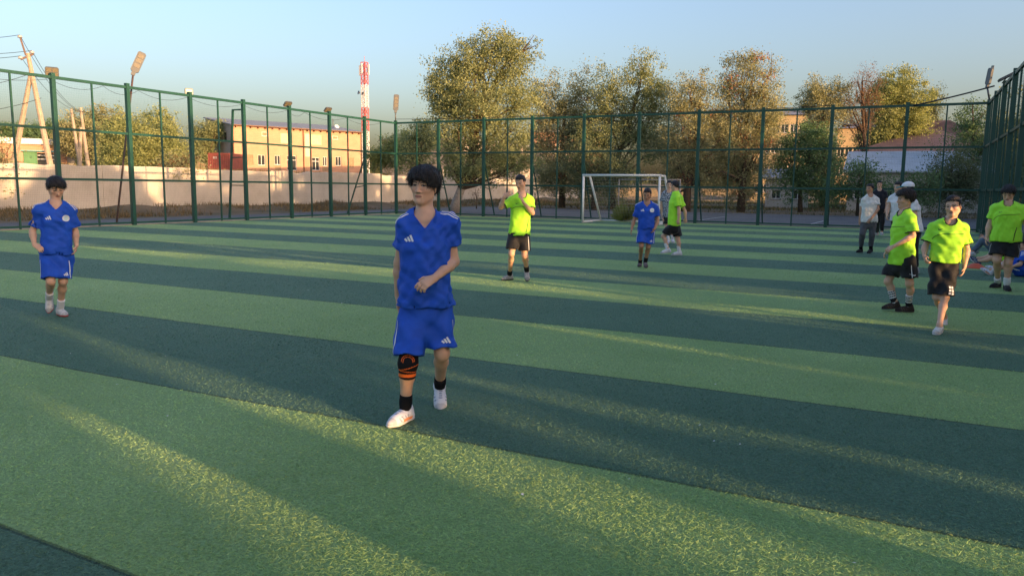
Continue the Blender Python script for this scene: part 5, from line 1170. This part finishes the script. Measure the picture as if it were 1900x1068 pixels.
        upd = np.maximum(np.maximum(F_.d, -(hgt + .068)), top_); F_.d = upd; F_.cone(P(0, -.012, -.01), P(0, -.012, .08), .030 * z_, .034 * z_, .004, 'sub')
        vs, fs = surface(F_.d, F_.lo, F_.v); rel = (vs - A) / z_; yy, xx, zz = rel @ fw, rel @ side, rel @ shu; shc = S['shoec']; cl = np.tile(np.array(shc[0]), (len(vs), 1)); st = (np.mod(yy - zz * .6, .030) < .010) & (yy > .015) & (yy < .11) & (zz < -.02) & (zz > -.062); cl[st] = shc[1]
        cl[(yy > .135)] = np.array(shc[0]) * .72; tg_ = shc[2] if len(shc) > 2 else None
        if tg_ is not None: cl[(zz < -.042) & (yy < .07) & (yy > -.03)] = tg_
        lc = (np.abs(xx) < .013) & (yy > .03) & (yy < .11) & (zz > -.035); cl[lc & (np.mod(yy, .016) < .007)] = shc[1]
        sho = link('shoe', mesh_np('shoe', vs, fs, smooth=True, cols=cl), MS['cloth'], body); vs, fs = surface(sole_d.astype(np.float32), F_.lo, F_.v); link('sole', mesh_np('sole', vs, fs, smooth=True), S.get('sole', SOLE), sho)
        if S.get('studs'):
            for (x_, y_) in ((.022, .12), (-.022, .12), (.025, .06), (-.025, .06), (.02, -.05), (-.02, -.05), (0, .155)): MB().tube([tuple(P(x_, y_, -.078)), tuple(P(x_, y_, -.094))], [.007 * z_, .005 * z_], 6).build('stud', S.get('sole', SOLE), sho)
    # ---------------- hair
    hv = min(max(vox, .0062), .0090); hst = S.get('hair', 'short'); HR = Field(hd - .2 * k_, hd + .2 * k_, hv); X, Y, Z = HR.full(); th = {'short': .004, 'crop': .008, 'thick': .021, 'bowl': .025, 'cap': .008}[hst]
    HR.ell(H(0, -.014, .037), HF, (np.array([.077, .096, .083]) + th) * k_, .01)
    if hst == 'short': HR.ell(H(0, -.006, .056), HF, np.array([.072, .094, .079]) * k_, .012); HR.cone(H(-.03, .050, .088), H(.03, .050, .088), .020 * k_, .020 * k_, .02)
    if hst in ('bowl', 'thick'):
        HR.cone(H(-.04, .045, .066), H(.04, .045, .066), .046 * k_, .046 * k_, .03)
    lx = ((X - hd[0]) * hx[0] + (Y - hd[1]) * hx[1] + (Z - hd[2]) * hx[2]) / k_; ly = ((X - hd[0]) * hfm[0] + (Y - hd[1]) * hfm[1] + (Z - hd[2]) * hfm[2]) / k_; lz = ((X - hd[0]) * hu[0] + (Y - hd[1]) * hu[1] + (Z - hd[2]) * hu[2]) / k_
    azm = np.arctan2(lx, ly + .01); jag = .006 * np.sin(azm * 19 + 2 * np.sin(azm * 7)) + .004 * np.sin(azm * 43 + 1)
    HR.d += (.0022 * np.sin(azm * 34 + 3 * np.sin(lz * 40) + 2 * np.sin(azm * 11)) + .0013 * np.sin(azm * 71 + lz * 60)).astype(np.float32) * (1.6 if hst in ('bowl', 'thick') else 1.0)
    if hst == 'bowl':
        line = np.where(ly > .035, .034 + .10 * np.maximum(np.abs(lx) - .045, 0) * -8, np.where(ly > -.03, -.012, -.062)) + jag
        line = np.where((ly > .035) & (np.abs(lx) > .052), -.002, line); line = np.where((ly <= .035) & (ly > -.028), -.004, line)
    elif hst == 'thick': line = np.where(ly > .03, .052, .052 + (ly - .03) * 1.15) + jag; line = np.where((np.abs(ly - .02) < .02) & (np.abs(lx) > .05), .006, line); line = np.maximum(line, -.066)
    else: line = np.where(ly > .03, .070 - .010 * np.abs(lx) / .05, .066 + (ly - .03) * 1.15) + jag * .6; line = np.where((np.abs(ly - .012) < .016) & (np.abs(lx) > .05), .004, line); line = np.maximum(line, -.062)
    HR.d = np.maximum(HR.d, ((line - lz) * k_ * .8).astype(np.float32))
    vs, fs = surface(HR.d, HR.lo, hv)
    if len(fs) and hst != 'cap':                               # loose strands over the shell
        rg = np.random.default_rng(S.get('seed', 1)); nq = np.cross(vs[fs[:, 1]] - vs[fs[:, 0]], vs[fs[:, 2]] - vs[fs[:, 0]]); nq /= np.linalg.norm(nq, axis=1)[:, None] + 1e-9; ns = 1500 if hst in ('bowl', 'thick') else 700
        pk = rg.integers(len(fs), size=ns); p0 = vs[fs[pk]].mean(1); nn = nq[pk]; outw = p0 - (hd + hu * .03 * k_); nn = nn * np.sign((nn * outw).sum(1))[:, None]
        fl = p0 - H(0, -.03, .15) + rg.normal(0, .02, (ns, 3)); fl -= nn * (fl * nn).sum(1)[:, None]; fl /= np.linalg.norm(fl, axis=1)[:, None] + 1e-9; Ls = rg.uniform(.018, .042, ns)[:, None] * k_ * (1.0 if hst in ('bowl', 'thick') else .5); sdw = np.cross(fl, nn) * .0016
        a0 = p0 + nn * .0005; tip = p0 + fl * Ls + nn * rg.uniform(.001, .007, ns)[:, None]; st_ = np.stack([a0 - sdw, a0 + sdw, tip + sdw * .2, tip - sdw * .2], 1).reshape(-1, 3); fs = np.concatenate([fs, len(vs) + np.arange(ns * 4).reshape(-1, 4)]); vs = np.concatenate([vs, st_])
    link('hair', mesh_np('hair', vs, fs, smooth=True), S.get('hairmat', MS['hair']), body)
    if S.get('cap'):
        CP = Field(hd - .26 * k_, hd + .26 * k_, hv); CP.ell(H(0, -.012, .044), HF, np.array([.094, .114, .092]) * k_, .01); X, Y, Z = CP.full(); lz2 = ((X - hd[0]) * hu[0] + (Y - hd[1]) * hu[1] + (Z - hd[2]) * hu[2]) / k_; ly2 = ((X - hd[0]) * hfm[0] + (Y - hd[1]) * hfm[1] + (Z - hd[2]) * hfm[2]) / k_
        CP.d = np.maximum(CP.d, ((.035 + .22 * ly2 * .6 - lz2) * k_).astype(np.float32)); vs, fs = surface(CP.d, CP.lo, hv); co = link('cap', mesh_np('cap', vs, fs, smooth=True), S['cap'][0], body)
        BR = Field(hd - .26 * k_, hd + .26 * k_, hv); BR.ell(H(0, .125, .048), (hx, unit(hfm - hu * .12), unit(hu + hfm * .12)), np.array([.078, .085, .010]) * k_, .01); vs, fs = surface(BR.d, BR.lo, hv); link('brim', mesh_np('brim', vs, fs, smooth=True), S['cap'][1], co)
    # ---------------- knee sleeve
    if S.get('brace'):
        q = S['brace']; K = kn[q]; sh_ = unit(an[q] - K); thg = unit(hp[q] - K); KB = Field(K - .2, K + .2, .0045); KB.cone(K + thg * .13, K, .070 * s, .062 * s, .02); KB.cone(K, K + sh_ * .12, .061 * s, .057 * s, .02); KB.ell(K + hf * .01, (rt, fr, up), np.array([.058, .060, .06]) * s, .03)
        X, Y, Z = KB.full(); KB.d = np.maximum(KB.d, plane_fn(K + sh_ * .098, sh_)(X, Y, Z)); KB.d = np.maximum(KB.d, plane_fn(K + thg * .11, thg)(X, Y, Z)); vs, fs = surface(KB.d, KB.lo, KB.v); zz = vs[:, 2] - K[2]; xx = (vs - K) @ rt
        cl = np.tile(np.array((.012, .011, .012)), (len(vs), 1)); og = (.90, .17, .03)
        cl[(zz < -.066) & (zz > -.088)] = og; cl[(np.abs(zz + .048 - .12 * xx) < .0026)] = og; cl[(np.abs(zz + .022 + 0.28 * xx) < .0026)] = og; cl[(np.abs(np.hypot(xx, (zz - .02)) - .032) < .0019) & (zz > .015)] = og; cl[(np.abs(np.hypot(xx, (zz - .02)) - .042) < .0019) & (zz > .02)] = og
        link('knee_sleeve', mesh_np('knee_sleeve', vs, fs, smooth=True, cols=cl), MS['cloth'], body)
    return body
LINE = ('line', 'dkgreen', [(-.19, -.085), (-.165, -.045), (-.125, -.015), (-.05, .0), (.05, .003), (.17, .012)], .006)
SWB = ('swoosh', 'black', -.095, .045, .9)
VENTL = ('sideline', 'black', [(.03, -.20), (.0, -.30), (-.02, -.42)], .012, 35)
SOCKB = dict(c=(.012, .012, .014), h=.12); SOCKW = dict(c=(.66, .66, .66), h=.14)
WSHOE = ((.66, .67, .72), (.22, .27, .38), (.72, .30, .16)); DSHOE = ((.03, .03, .033), (.08, .08, .085)); BSHOE = ((.045, .033, .028), (.10, .08, .07)); GSHOE = ((.42, .41, .39), (.16, .15, .15))
SIDE_L = ((.9, 0, 0), (0, 1, 0)); 
PEOPLE = [
 dict(label='person in blue kit walking up front with an orange and black knee sleeve', s=.97, hs=1.0, vox=.0058, ground=(778, 775), neck=(788, 400), head=(787, 346), look=(24, -3, 3), eyes=.85, gaze=-.003,
      shR=(750, 406), shL=(833, 405, .0), elR=(741, 488, -.07), wrR=(739, 548, -.13), hdR=(738, 575, -.15), elL=(842, 485, -.02), wrL=(806, 516, .20), hdL=(772, 535, .26), handL=(26, (.1, -.7, -.6), (-.5, .2, .8)),
      hipR=(768, 588), hipL=(812, 586), knR=(757, 673, .14), knL=(820, 654, .04), anR=(752, 759), anL=(816, 716, -.30), toeR=(-.62, .78, 0), toeL=(.05, .80, -.60), shirt=BLUE, pants=BLUE, vneck=.085, loose=.97, sleeve=.60, hem=.11, shorthem=.84, shortw=1.0, fold=.012, seed=3, hair='bowl', sock=dict(c=(.010, .010, .012), h=.11), shoec=WSHOE, sole=SOLEW, studs=True, brace='R',
      prints=(('bars', 'white', -.105, .055, 1.0), ('shoulder', 'white', True)), pprints=(('sidestripe', 'white', 'L', 75, .008), ('sidestripe', 'white', 'R', 75, .008), ('bars', 'white', 'L', 20, 1)), collar=BLUE, collarw=.012),
 dict(label='boy in blue kit looking down with a round crest, alone on the left', s=.90, hs=.98, vox=.0082, ground=(105, 590), neck=(103.5, 378), head=(104, 349), look=(-12, 22, 0), eyes=.6, g=.98,
      shR=(72, 386), shL=(131, 386), elR=(60, 430, -.02), wrR=(64, 454, .06), hdR=(78, 463, .12), handR=(24, (.2, -.5, -.6), (.6, .6, .3)), elL=(140, 430, -.03), wrL=(142, 455, .02), hdL=(139, 471, .05), hipR=(92, 480), hipL=(120, 480), knR=(94, 521, .14), knL=(117, 521, .06), anR=(91, 553, -.26), anL=(112, 573), toeR=(-.1, .62, -.78), toeL=(.35, .93, 0),
      shirt=BLUE, pants=BLUE, vneck=.075, loose=1.0, sleeve=.78, hem=.08, shorthem=.90, shortw=1.02, fold=.011, seed=14, hair='thick', sock=dict(c=(.70, .69, .68), h=.15), shoec=((.62, .60, .57), (.40, .38, .36)), sole=SOLER,
      prints=(('bars', 'white', -.085, .03, 1.0), ('crest', 'white', .095, .03, .036), ('shoulder', 'white', True)), pprints=(('bars', 'white', 'L', 15, 1), ('sidestripe', 'white', 'L', 45, .014), ('sidestripe', 'white', 'R', 75, .010)), collar=BLUE),
 dict(label='person in neon shirt raising both hands in the middle of the pitch', s=.98, hs=1.0, vox=.0098, ground=(955, 524), neck=(968, 360), head=(966, 339), look=(28, 14, -4), eyes=.5,
      shR=(949, 368, .04), shL=(984, 368, -.04), elR=(929, 385, .10), wrR=(935, 366, .20), hdR=(946, 358, .22), handR=(20, (0, -1, -.3), (.2, .3, .9)), elL=(988, 395, .08), wrL=(971, 376, .22), hdL=(964, 359, .22), handL=(14, (-.8, -.4, 0), (-.2, -.8, .3)),
      hipR=(955, 435), hipL=(972, 435), knR=(949, 470, .10), knL=(974, 474, .05), anR=(945.5, 510), anL=(977.5, 503, -.22), toeR=(-.75, .66, 0), toeL=(.1, .85, -.5), shirt=NEON, pants=BLACK, loose=.95, sleeve=.72, hem=-.02, shorthem=.78, fold=.006, seed=22, hair='short', collar=BLACK, cuff=BLACK, sock=SOCKB, shoec=GSHOE, sole=SOLE, prints=(LINE, SWB, VENTL), pprints=(('sidestripe', 'white', 'L', 40, .010),)),
 dict(label='boy in blue kit with a white crest walking in front of the goal', s=.89, hs=.97, vox=.0105, ground=(1192, 499), neck=(1200.5, 377), head=(1201, 361), look=(10, 16, 2), eyes=.6, skin=(.46, .245, .15),
      shR=(1184, 380), shL=(1217, 380), elR=(1176, 410, -.02), wrR=(1172, 425, .04), elL=(1220, 409, -.02), wrL=(1215, 424, .10), hdL=(1210, 432, .14), hipR=(1192, 426), hipL=(1206, 426), knR=(1190, 456, .10), knL=(1203, 458, .02), anR=(1187.6, 487), anL=(1197.5, 486, -.20), toeR=(-.1, .98, 0), toeL=(.15, .95, -.2), shirt=BLUE, pants=BLUE, vneck=.08, loose=1.0, sleeve=.72, hem=.03, shorthem=.82, shortw=1.1, fold=.009, seed=31, hair='short', sock=SOCKB, shoec=((.16, .13, .13), (.3, .28, .28)), sole=SOLE,
      prints=(('bars', 'white', -.09, .02, 1.1), ('crest', 'white', .10, .02, .04), ('shoulder', 'white', True)), pprints=(('bars', 'white', 'L', 25, 1), ('sidestripe', 'white', 'R', 70, .014), ('sidestripe', 'white', 'L', 60, .014)), collar=BLUE),
 dict(label='man in grey patterned shirt and black shorts half hidden by a neon shirt', s=1.03, hs=1.0, vox=.0115, ground=(1242, 454), neck=(1241.5, 354), head=(1242, 343.5), look=(-6, 0, 0), shR=(1231, 358), shL=(1251, 358), elR=(1227, 381), wrR=(1230, 405, .05), elL=(1255, 381), wrL=(1256, 402), hipR=(1237, 402), hipL=(1248, 402), knR=(1237, 424, .06), knL=(1247, 425, .0), anR=(1240, 446, .06), anL=(1248, 444, -.1), toeR=(-.3, .95, 0), toeL=(.2, .95, 0),
      shirt=PATT, pants=BLACK, loose=1.06, sleeve=.66, hem=-.03, shorthem=.62, seed=41, hair='short', sock=SOCKW, shoec=WSHOE, sole=SOLEW),
 dict(label='person in neon shirt and white socks turned away beside the patterned shirt', s=.97, hs=1.0, vox=.0105, ground=(1251, 476), neck=(1254, 356), head=(1252, 345.5), look=(118, 4, 0), shL=(1257, 365, .14), shR=(1262, 365, -.14), elL=(1260, 392, .20), wrL=(1259, 407, .22), elR=(1271, 392, -.16), wrR=(1272, 405, -.14), hipL=(1249, 420, .08), hipR=(1253, 420, -.08), knL=(1231, 438, .06), knR=(1258, 444, -.04), anL=(1238.5, 462, .10), anR=(1260, 467, -.06), toeL=(-.92, .2, -.16), toeR=(-.97, .2, 0),
      shirt=NEON, pants=BLACK, loose=1.0, sleeve=.66, hem=.02, shorthem=.78, seed=52, hair='short', collar=NEON, cuff=BLACK, sock=SOCKW, shoec=((.66, .66, .67), (.5, .5, .52)), sole=SOLEW),
 dict(label='man in cream polo shirt and grey trousers walking near the far fence', s=1.0, hs=1.0, vox=.0110, ground=(1606, 470), neck=(1614, 362), head=(1614, 350), look=(36, 4, 0), skin=(.54, .29, .175), shR=(1602.5, 369, .05), shL=(1627.5, 369, -.05), elR=(1598, 390, -.02), wrR=(1595, 409, .0), elL=(1629, 388, .04), wrL=(1616, 406, .18), hdL=(1610, 412, .2), handL=(30, (.1, -.7, -.6), (-.5, .2, .8)), hipR=(1605, 412), hipL=(1619, 412), knR=(1600, 434, .08), knL=(1618, 436, .0), anR=(1597, 462), anL=(1615.5, 462, -.14), toeR=(-.5, .86, 0), toeL=(-.4, .9, -.2),
      shirt=POLO, pants=GREYT, trousers=True, trouserend=.24, loose=1.06, sleeve=.60, hem=-.02, seed=61, hair='crop', collar=POLO, collarw=.03, sock=dict(c=(.012, .012, .014), h=.2), shoec=DSHOE, sole=SOLE, prints=(('swoosh', 'black', .0, .15, .7),)),
 dict(label='man in dark shirt and dark trousers standing behind the cream polo', s=1.05, hs=1.02, vox=.0105, ground=(1631, 439), neck=(1632, 351.5), head=(1632, 342.5), look=(0, 2, 0), shR=(1623.5, 355.5), shL=(1642, 355.5), elR=(1620, 372), wrR=(1622, 388, .1), elL=(1645.5, 372), wrL=(1643, 388, .1), hipR=(1628, 388), hipL=(1637, 388), knR=(1628, 410), knL=(1637, 410, .04), anR=(1628, 432), anL=(1636, 431, .0), toeR=(-.4, .9, 0), toeL=(.2, .98, 0), shirt=NAVY, pants=BLACK, trousers=True, sleeve=.7, hem=-.01, seed=71, hair='short', sock=None, shoec=GSHOE, sole=SOLEW),
 dict(label='man in white shirt with dark blue sleeves behind the neon boy, face in profile', s=1.02, hs=1.0, vox=.0115, ground=(1668, 487), neck=(1669, 359), head=(1667, 347.5), look=(40, 4, 0), shR=(1654.5, 365), shL=(1682, 365, -.08), elR=(1648, 385, .04), wrR=(1645.5, 398, .16), hdR=(1645, 405, .2), elL=(1688, 388), wrL=(1688, 408), hipR=(1662, 410), hipL=(1677, 410), knR=(1662, 446), knL=(1676, 446), anR=(1662, 480), anL=(1676, 480), toeR=(-.4, .9, 0), toeL=(-.1, .98, 0), shirt=WHITE, pants=BLACK, trousers=True, sleeve=.52, hem=.02, seed=81, hair='short', cuff=WHITE, sock=None, shoec=DSHOE, sole=SOLE, prints=(('shoulder', 'white', False),)),
 dict(label='man in long white shirt and white cap with teal brim seen from the side', s=1.02, hs=1.02, vox=.0115, ground=(1694, 507), neck=(1688, 368), head=(1684, 350), look=(76, 8, 0), g=1.15, shL=(1694, 374, .17), shR=(1689, 373, -.17), elL=(1698, 402, .22), wrL=(1692, 424, .28), elR=(1684, 402, -.2), wrR=(1678, 424, -.18), hipL=(1694, 428, .10), hipR=(1691, 428, -.10), knL=(1694, 466, .08), knR=(1690, 466, -.06), anL=(1698, 498), anR=(1692, 497, -.06), toeL=(-.95, .2, 0), toeR=(-.95, .1, 0), shirt=WHITE, pants=BLACK, trousers=True, sleeve=.62, hem=-.05, loose=1.12, seed=91, hair='cap', cap=(WHITE, cloth_mat('teal_brim', (.01, .28, .28))), sock=None, shoec=((.4, .4, .42), (.2, .2, .22)), sole=SOLEW),
 dict(label='neon boy in profile with black hoop socks and brown shoes', s=.90, hs=.99, vox=.0082, ground=(1668, 578), neck=(1679, 392), head=(1680, 369), look=(66, 4, 2), shL=(1691, 402, .13), shR=(1668, 400, -.13), elL=(1694, 437, .16), wrL=(1659, 457, .24), hdL=(1648, 463, .26), handL=(30, (-.1, -.6, -.8), (-.5, .3, .7)), elR=(1668, 440, -.10), wrR=(1649, 464, .0), hdR=(1641, 471, .02), handR=(30, (.2, .2, -.8), (-.6, .3, .6)), hipL=(1684, 488, .09), hipR=(1662, 487, -.08), knL=(1688, 526, .10), knR=(1648, 522, -.02), anL=(1686, 568), anR=(1660, 562, -.02), toeL=(-.95, .3, 0), toeR=(-.94, .3, -.08),
      shirt=NEON, pants=BLACK, loose=.98, sleeve=.82, sleevew=1.08, hem=-.04, shorthem=.72, shortw=1.1, fold=.009, seed=102, hair='thick', hairmat=surf('dark_brown_hair', (.016, .011, .009), (.03, .02, .015), rough=.45, spec=.4, scale=70, world_space=False, bump=.6, bscale=160), collar=BLACK, cuff=BLACK, sock=dict(c=(.70, .70, .70), h=.17, bands=((.08, .42, (.015, .015, .017)), (.52, .60, (.015, .015, .017)), (.70, .78, (.015, .015, .017)), (.88, .95, (.015, .015, .017)))), shoec=BSHOE, sole=SOLE,
      prints=(LINE, ('sideline', 'black', [(-.02, -.18), (-.05, -.27), (-.09, -.40)], .014, -75)), pprints=(('sidestripe', 'white', 'L', 70, .008), ('swoosh', 'white', 'L', 75, -1))),
 dict(label='smiling neon boy in sunlight with long black shorts and white shoes', s=.86, hs=.97, vox=.0080, ground=(1745, 608), neck=(1763, 408), head=(1768.5, 383), look=(16, 2, -8), eyes=.9, shR=(1731, 418), shL=(1789, 420, -.04), elR=(1716, 458, .02), wrR=(1715, 474, .08), hdR=(1718, 486, .12), handR=(34, (.8, -.2, .1), (.1, .9, .2)), elL=(1794, 464, -.06), wrL=(1789, 496, -.02), hdL=(1785, 514, .02), hipR=(1739, 490), hipL=(1764, 490, -.02), knR=(1738, 550, .10), knL=(1753, 552, .13), anR=(1752, 590, -.34), anL=(1743, 606), toeR=(.05, .8, -.5), toeL=(-.25, .96, 0),
      shirt=NEON, pants=BLACK, loose=1.04, sleeve=.74, sleevew=1.2, hem=.05, shorthem=.94, shortw=1.02, fold=.009, seed=113, hair='short', collar=BLACK, collarw=.014, cuff=BLACK, sock=None, ankle_cut=.0, shoec=((.62, .61, .58), (.45, .44, .42)), sole=SOLEW, prints=(LINE, SWB), pprints=(('marks', 'white', 'L', 20, 1),)),
 dict(label='stocky neon boy looking down with white socks by the right fence', s=.97, hs=1.02, vox=.0095, g=1.2, ground=(1858, 538), neck=(1871, 376), head=(1871, 359), look=(8, 24, 0), eyes=.5, shR=(1847, 382), shL=(1895, 384), elR=(1836, 417, -.02), wrR=(1831, 440, .04), hdR=(1828, 455, .06), elL=(1906, 418), wrL=(1907, 442, .05), hipR=(1854, 450), hipL=(1878, 450), knR=(1850, 482, .10), knL=(1871, 487, .06), anR=(1851, 524), anL=(1868, 529), toeR=(-.55, .82, 0), toeL=(.25, .96, 0), shirt=NEON, pants=BLACK, loose=1.02, sleeve=.66, hem=.02, shorthem=.72, shortw=1.06, fold=.009, seed=121, hair='thick', collar=BLACK, collarw=.012, sock=dict(c=(.66, .66, .66), h=.13), shoec=DSHOE, sole=SOLE, prints=(LINE, SWB, VENTL), pprints=(('sidestripe', 'white', 'L', 60, .007), ('sidestripe', 'white', 'R', 60, .007))),
 dict(label='person in blue kit with white striped shorts sitting at the right edge', s=.92, hs=.96, vox=.0105, ground=(1888, 512), neck=(1899, 468), head=(1897, 455), look=(50, 14, 0), shL=(1899, 475, .15), shR=(1898, 475, -.15), elL=(1893, 490, .22), wrL=(1880, 494, .26), elR=(1890, 490, -.2), wrR=(1876, 490, -.16), hipL=(1895, 502, .08), hipR=(1893, 500, -.10), knL=(1866, 491, .12), knR=(1870, 482, -.10), anL=(1838, 503, .12), anR=(1848, 497, -.10), toeL=(-.8, 0, .6), toeR=(-.85, 0, .5), shirt=BLUE, pants=BLUE, vneck=.07, sleeve=.7, hem=.0, shorthem=.72, seed=131, hair='short', sock=SOCKW, shoec=WSHOE, sole=SOLEW, prints=(('shoulder', 'white', True),), pprints=(('sidestripe', 'white', 'L', 80, .014), ('sidestripe', 'white', 'L', 60, .014)), collar=BLUE),
 dict(label='person in faded jeans and white shoes sitting behind the stocky boy, knees up', s=.98, hs=1.0, vox=.0115, ground=(1838, 478), neck=(1862, 444), head=(1862, 430), look=(60, 14, 0), shL=(1860, 450, .16), shR=(1860, 449, -.16), elL=(1842, 450, .2), wrL=(1826, 441, .14), hdL=(1815, 443, .1), elR=(1842, 446, -.2), wrR=(1826, 439, -.1), hipL=(1852, 471, .09), hipR=(1852, 469, -.09), knL=(1823, 446, .10), knR=(1826, 443, -.10), anL=(1804, 468, .08), anR=(1809, 464, -.10), toeL=(-.9, .2, -.1), toeR=(-.9, .1, -.1), shirt=NAVY, pants=JEANS, trousers=True, sleeve=.6, hem=.0, seed=141, hair='short', sock=None, shoec=((.66, .66, .68), (.4, .4, .42)), sole=SOLEW),
 dict(label='person in black shorts with bare legs stretched out beside the orange marker', s=.95, hs=.98, vox=.0115, ground=(1846, 491), neck=(1868, 462), head=(1869, 449), look=(60, 10, 0), shL=(1867, 468, .15), shR=(1867, 467, -.15), elL=(1872, 482, .2), wrL=(1864, 487, .24), elR=(1870, 480, -.22), wrR=(1862, 484, -.2), hipL=(1858, 487, .09), hipR=(1858, 485, -.09), knL=(1838, 479, .10), knR=(1836, 475, -.08), anL=(1816, 486, .10), anR=(1814, 481, -.08), toeL=(-.7, .1, .7), toeR=(-.75, .1, .6), shirt=NEON, pants=BLACK, sleeve=.66, hem=.0, shorthem=.7, seed=151, hair='short', sock=None, shoec=((.05, .07, .12), (.6, .6, .62)), sole=SOLEW),
]
import time as _t
for S in PEOPLE:
    person(S)

# orange marker disc on the turf
cb = gnd(1810, 497); mk = empty('marker_cone', (cb[0], cb[1], 0), label='flat orange marker cone on the turf by the seated people', category='marker cone')
pr = [(.20, .003), (.20, .012), (.17, .022), (.10, .075), (.055, .098), (.045, .096), (.09, .070)]; n = 28
MB().poly([(r * math.cos(2 * PI * k / n), r * math.sin(2 * PI * k / n), z) for r, z in pr for k in range(n)], [(i * n + k, i * n + (k + 1) % n, (i + 1) * n + (k + 1) % n, (i + 1) * n + k) for i in range(len(pr) - 1) for k in range(n)]).build('cone_shell', M['cone'], mk, smooth=True)
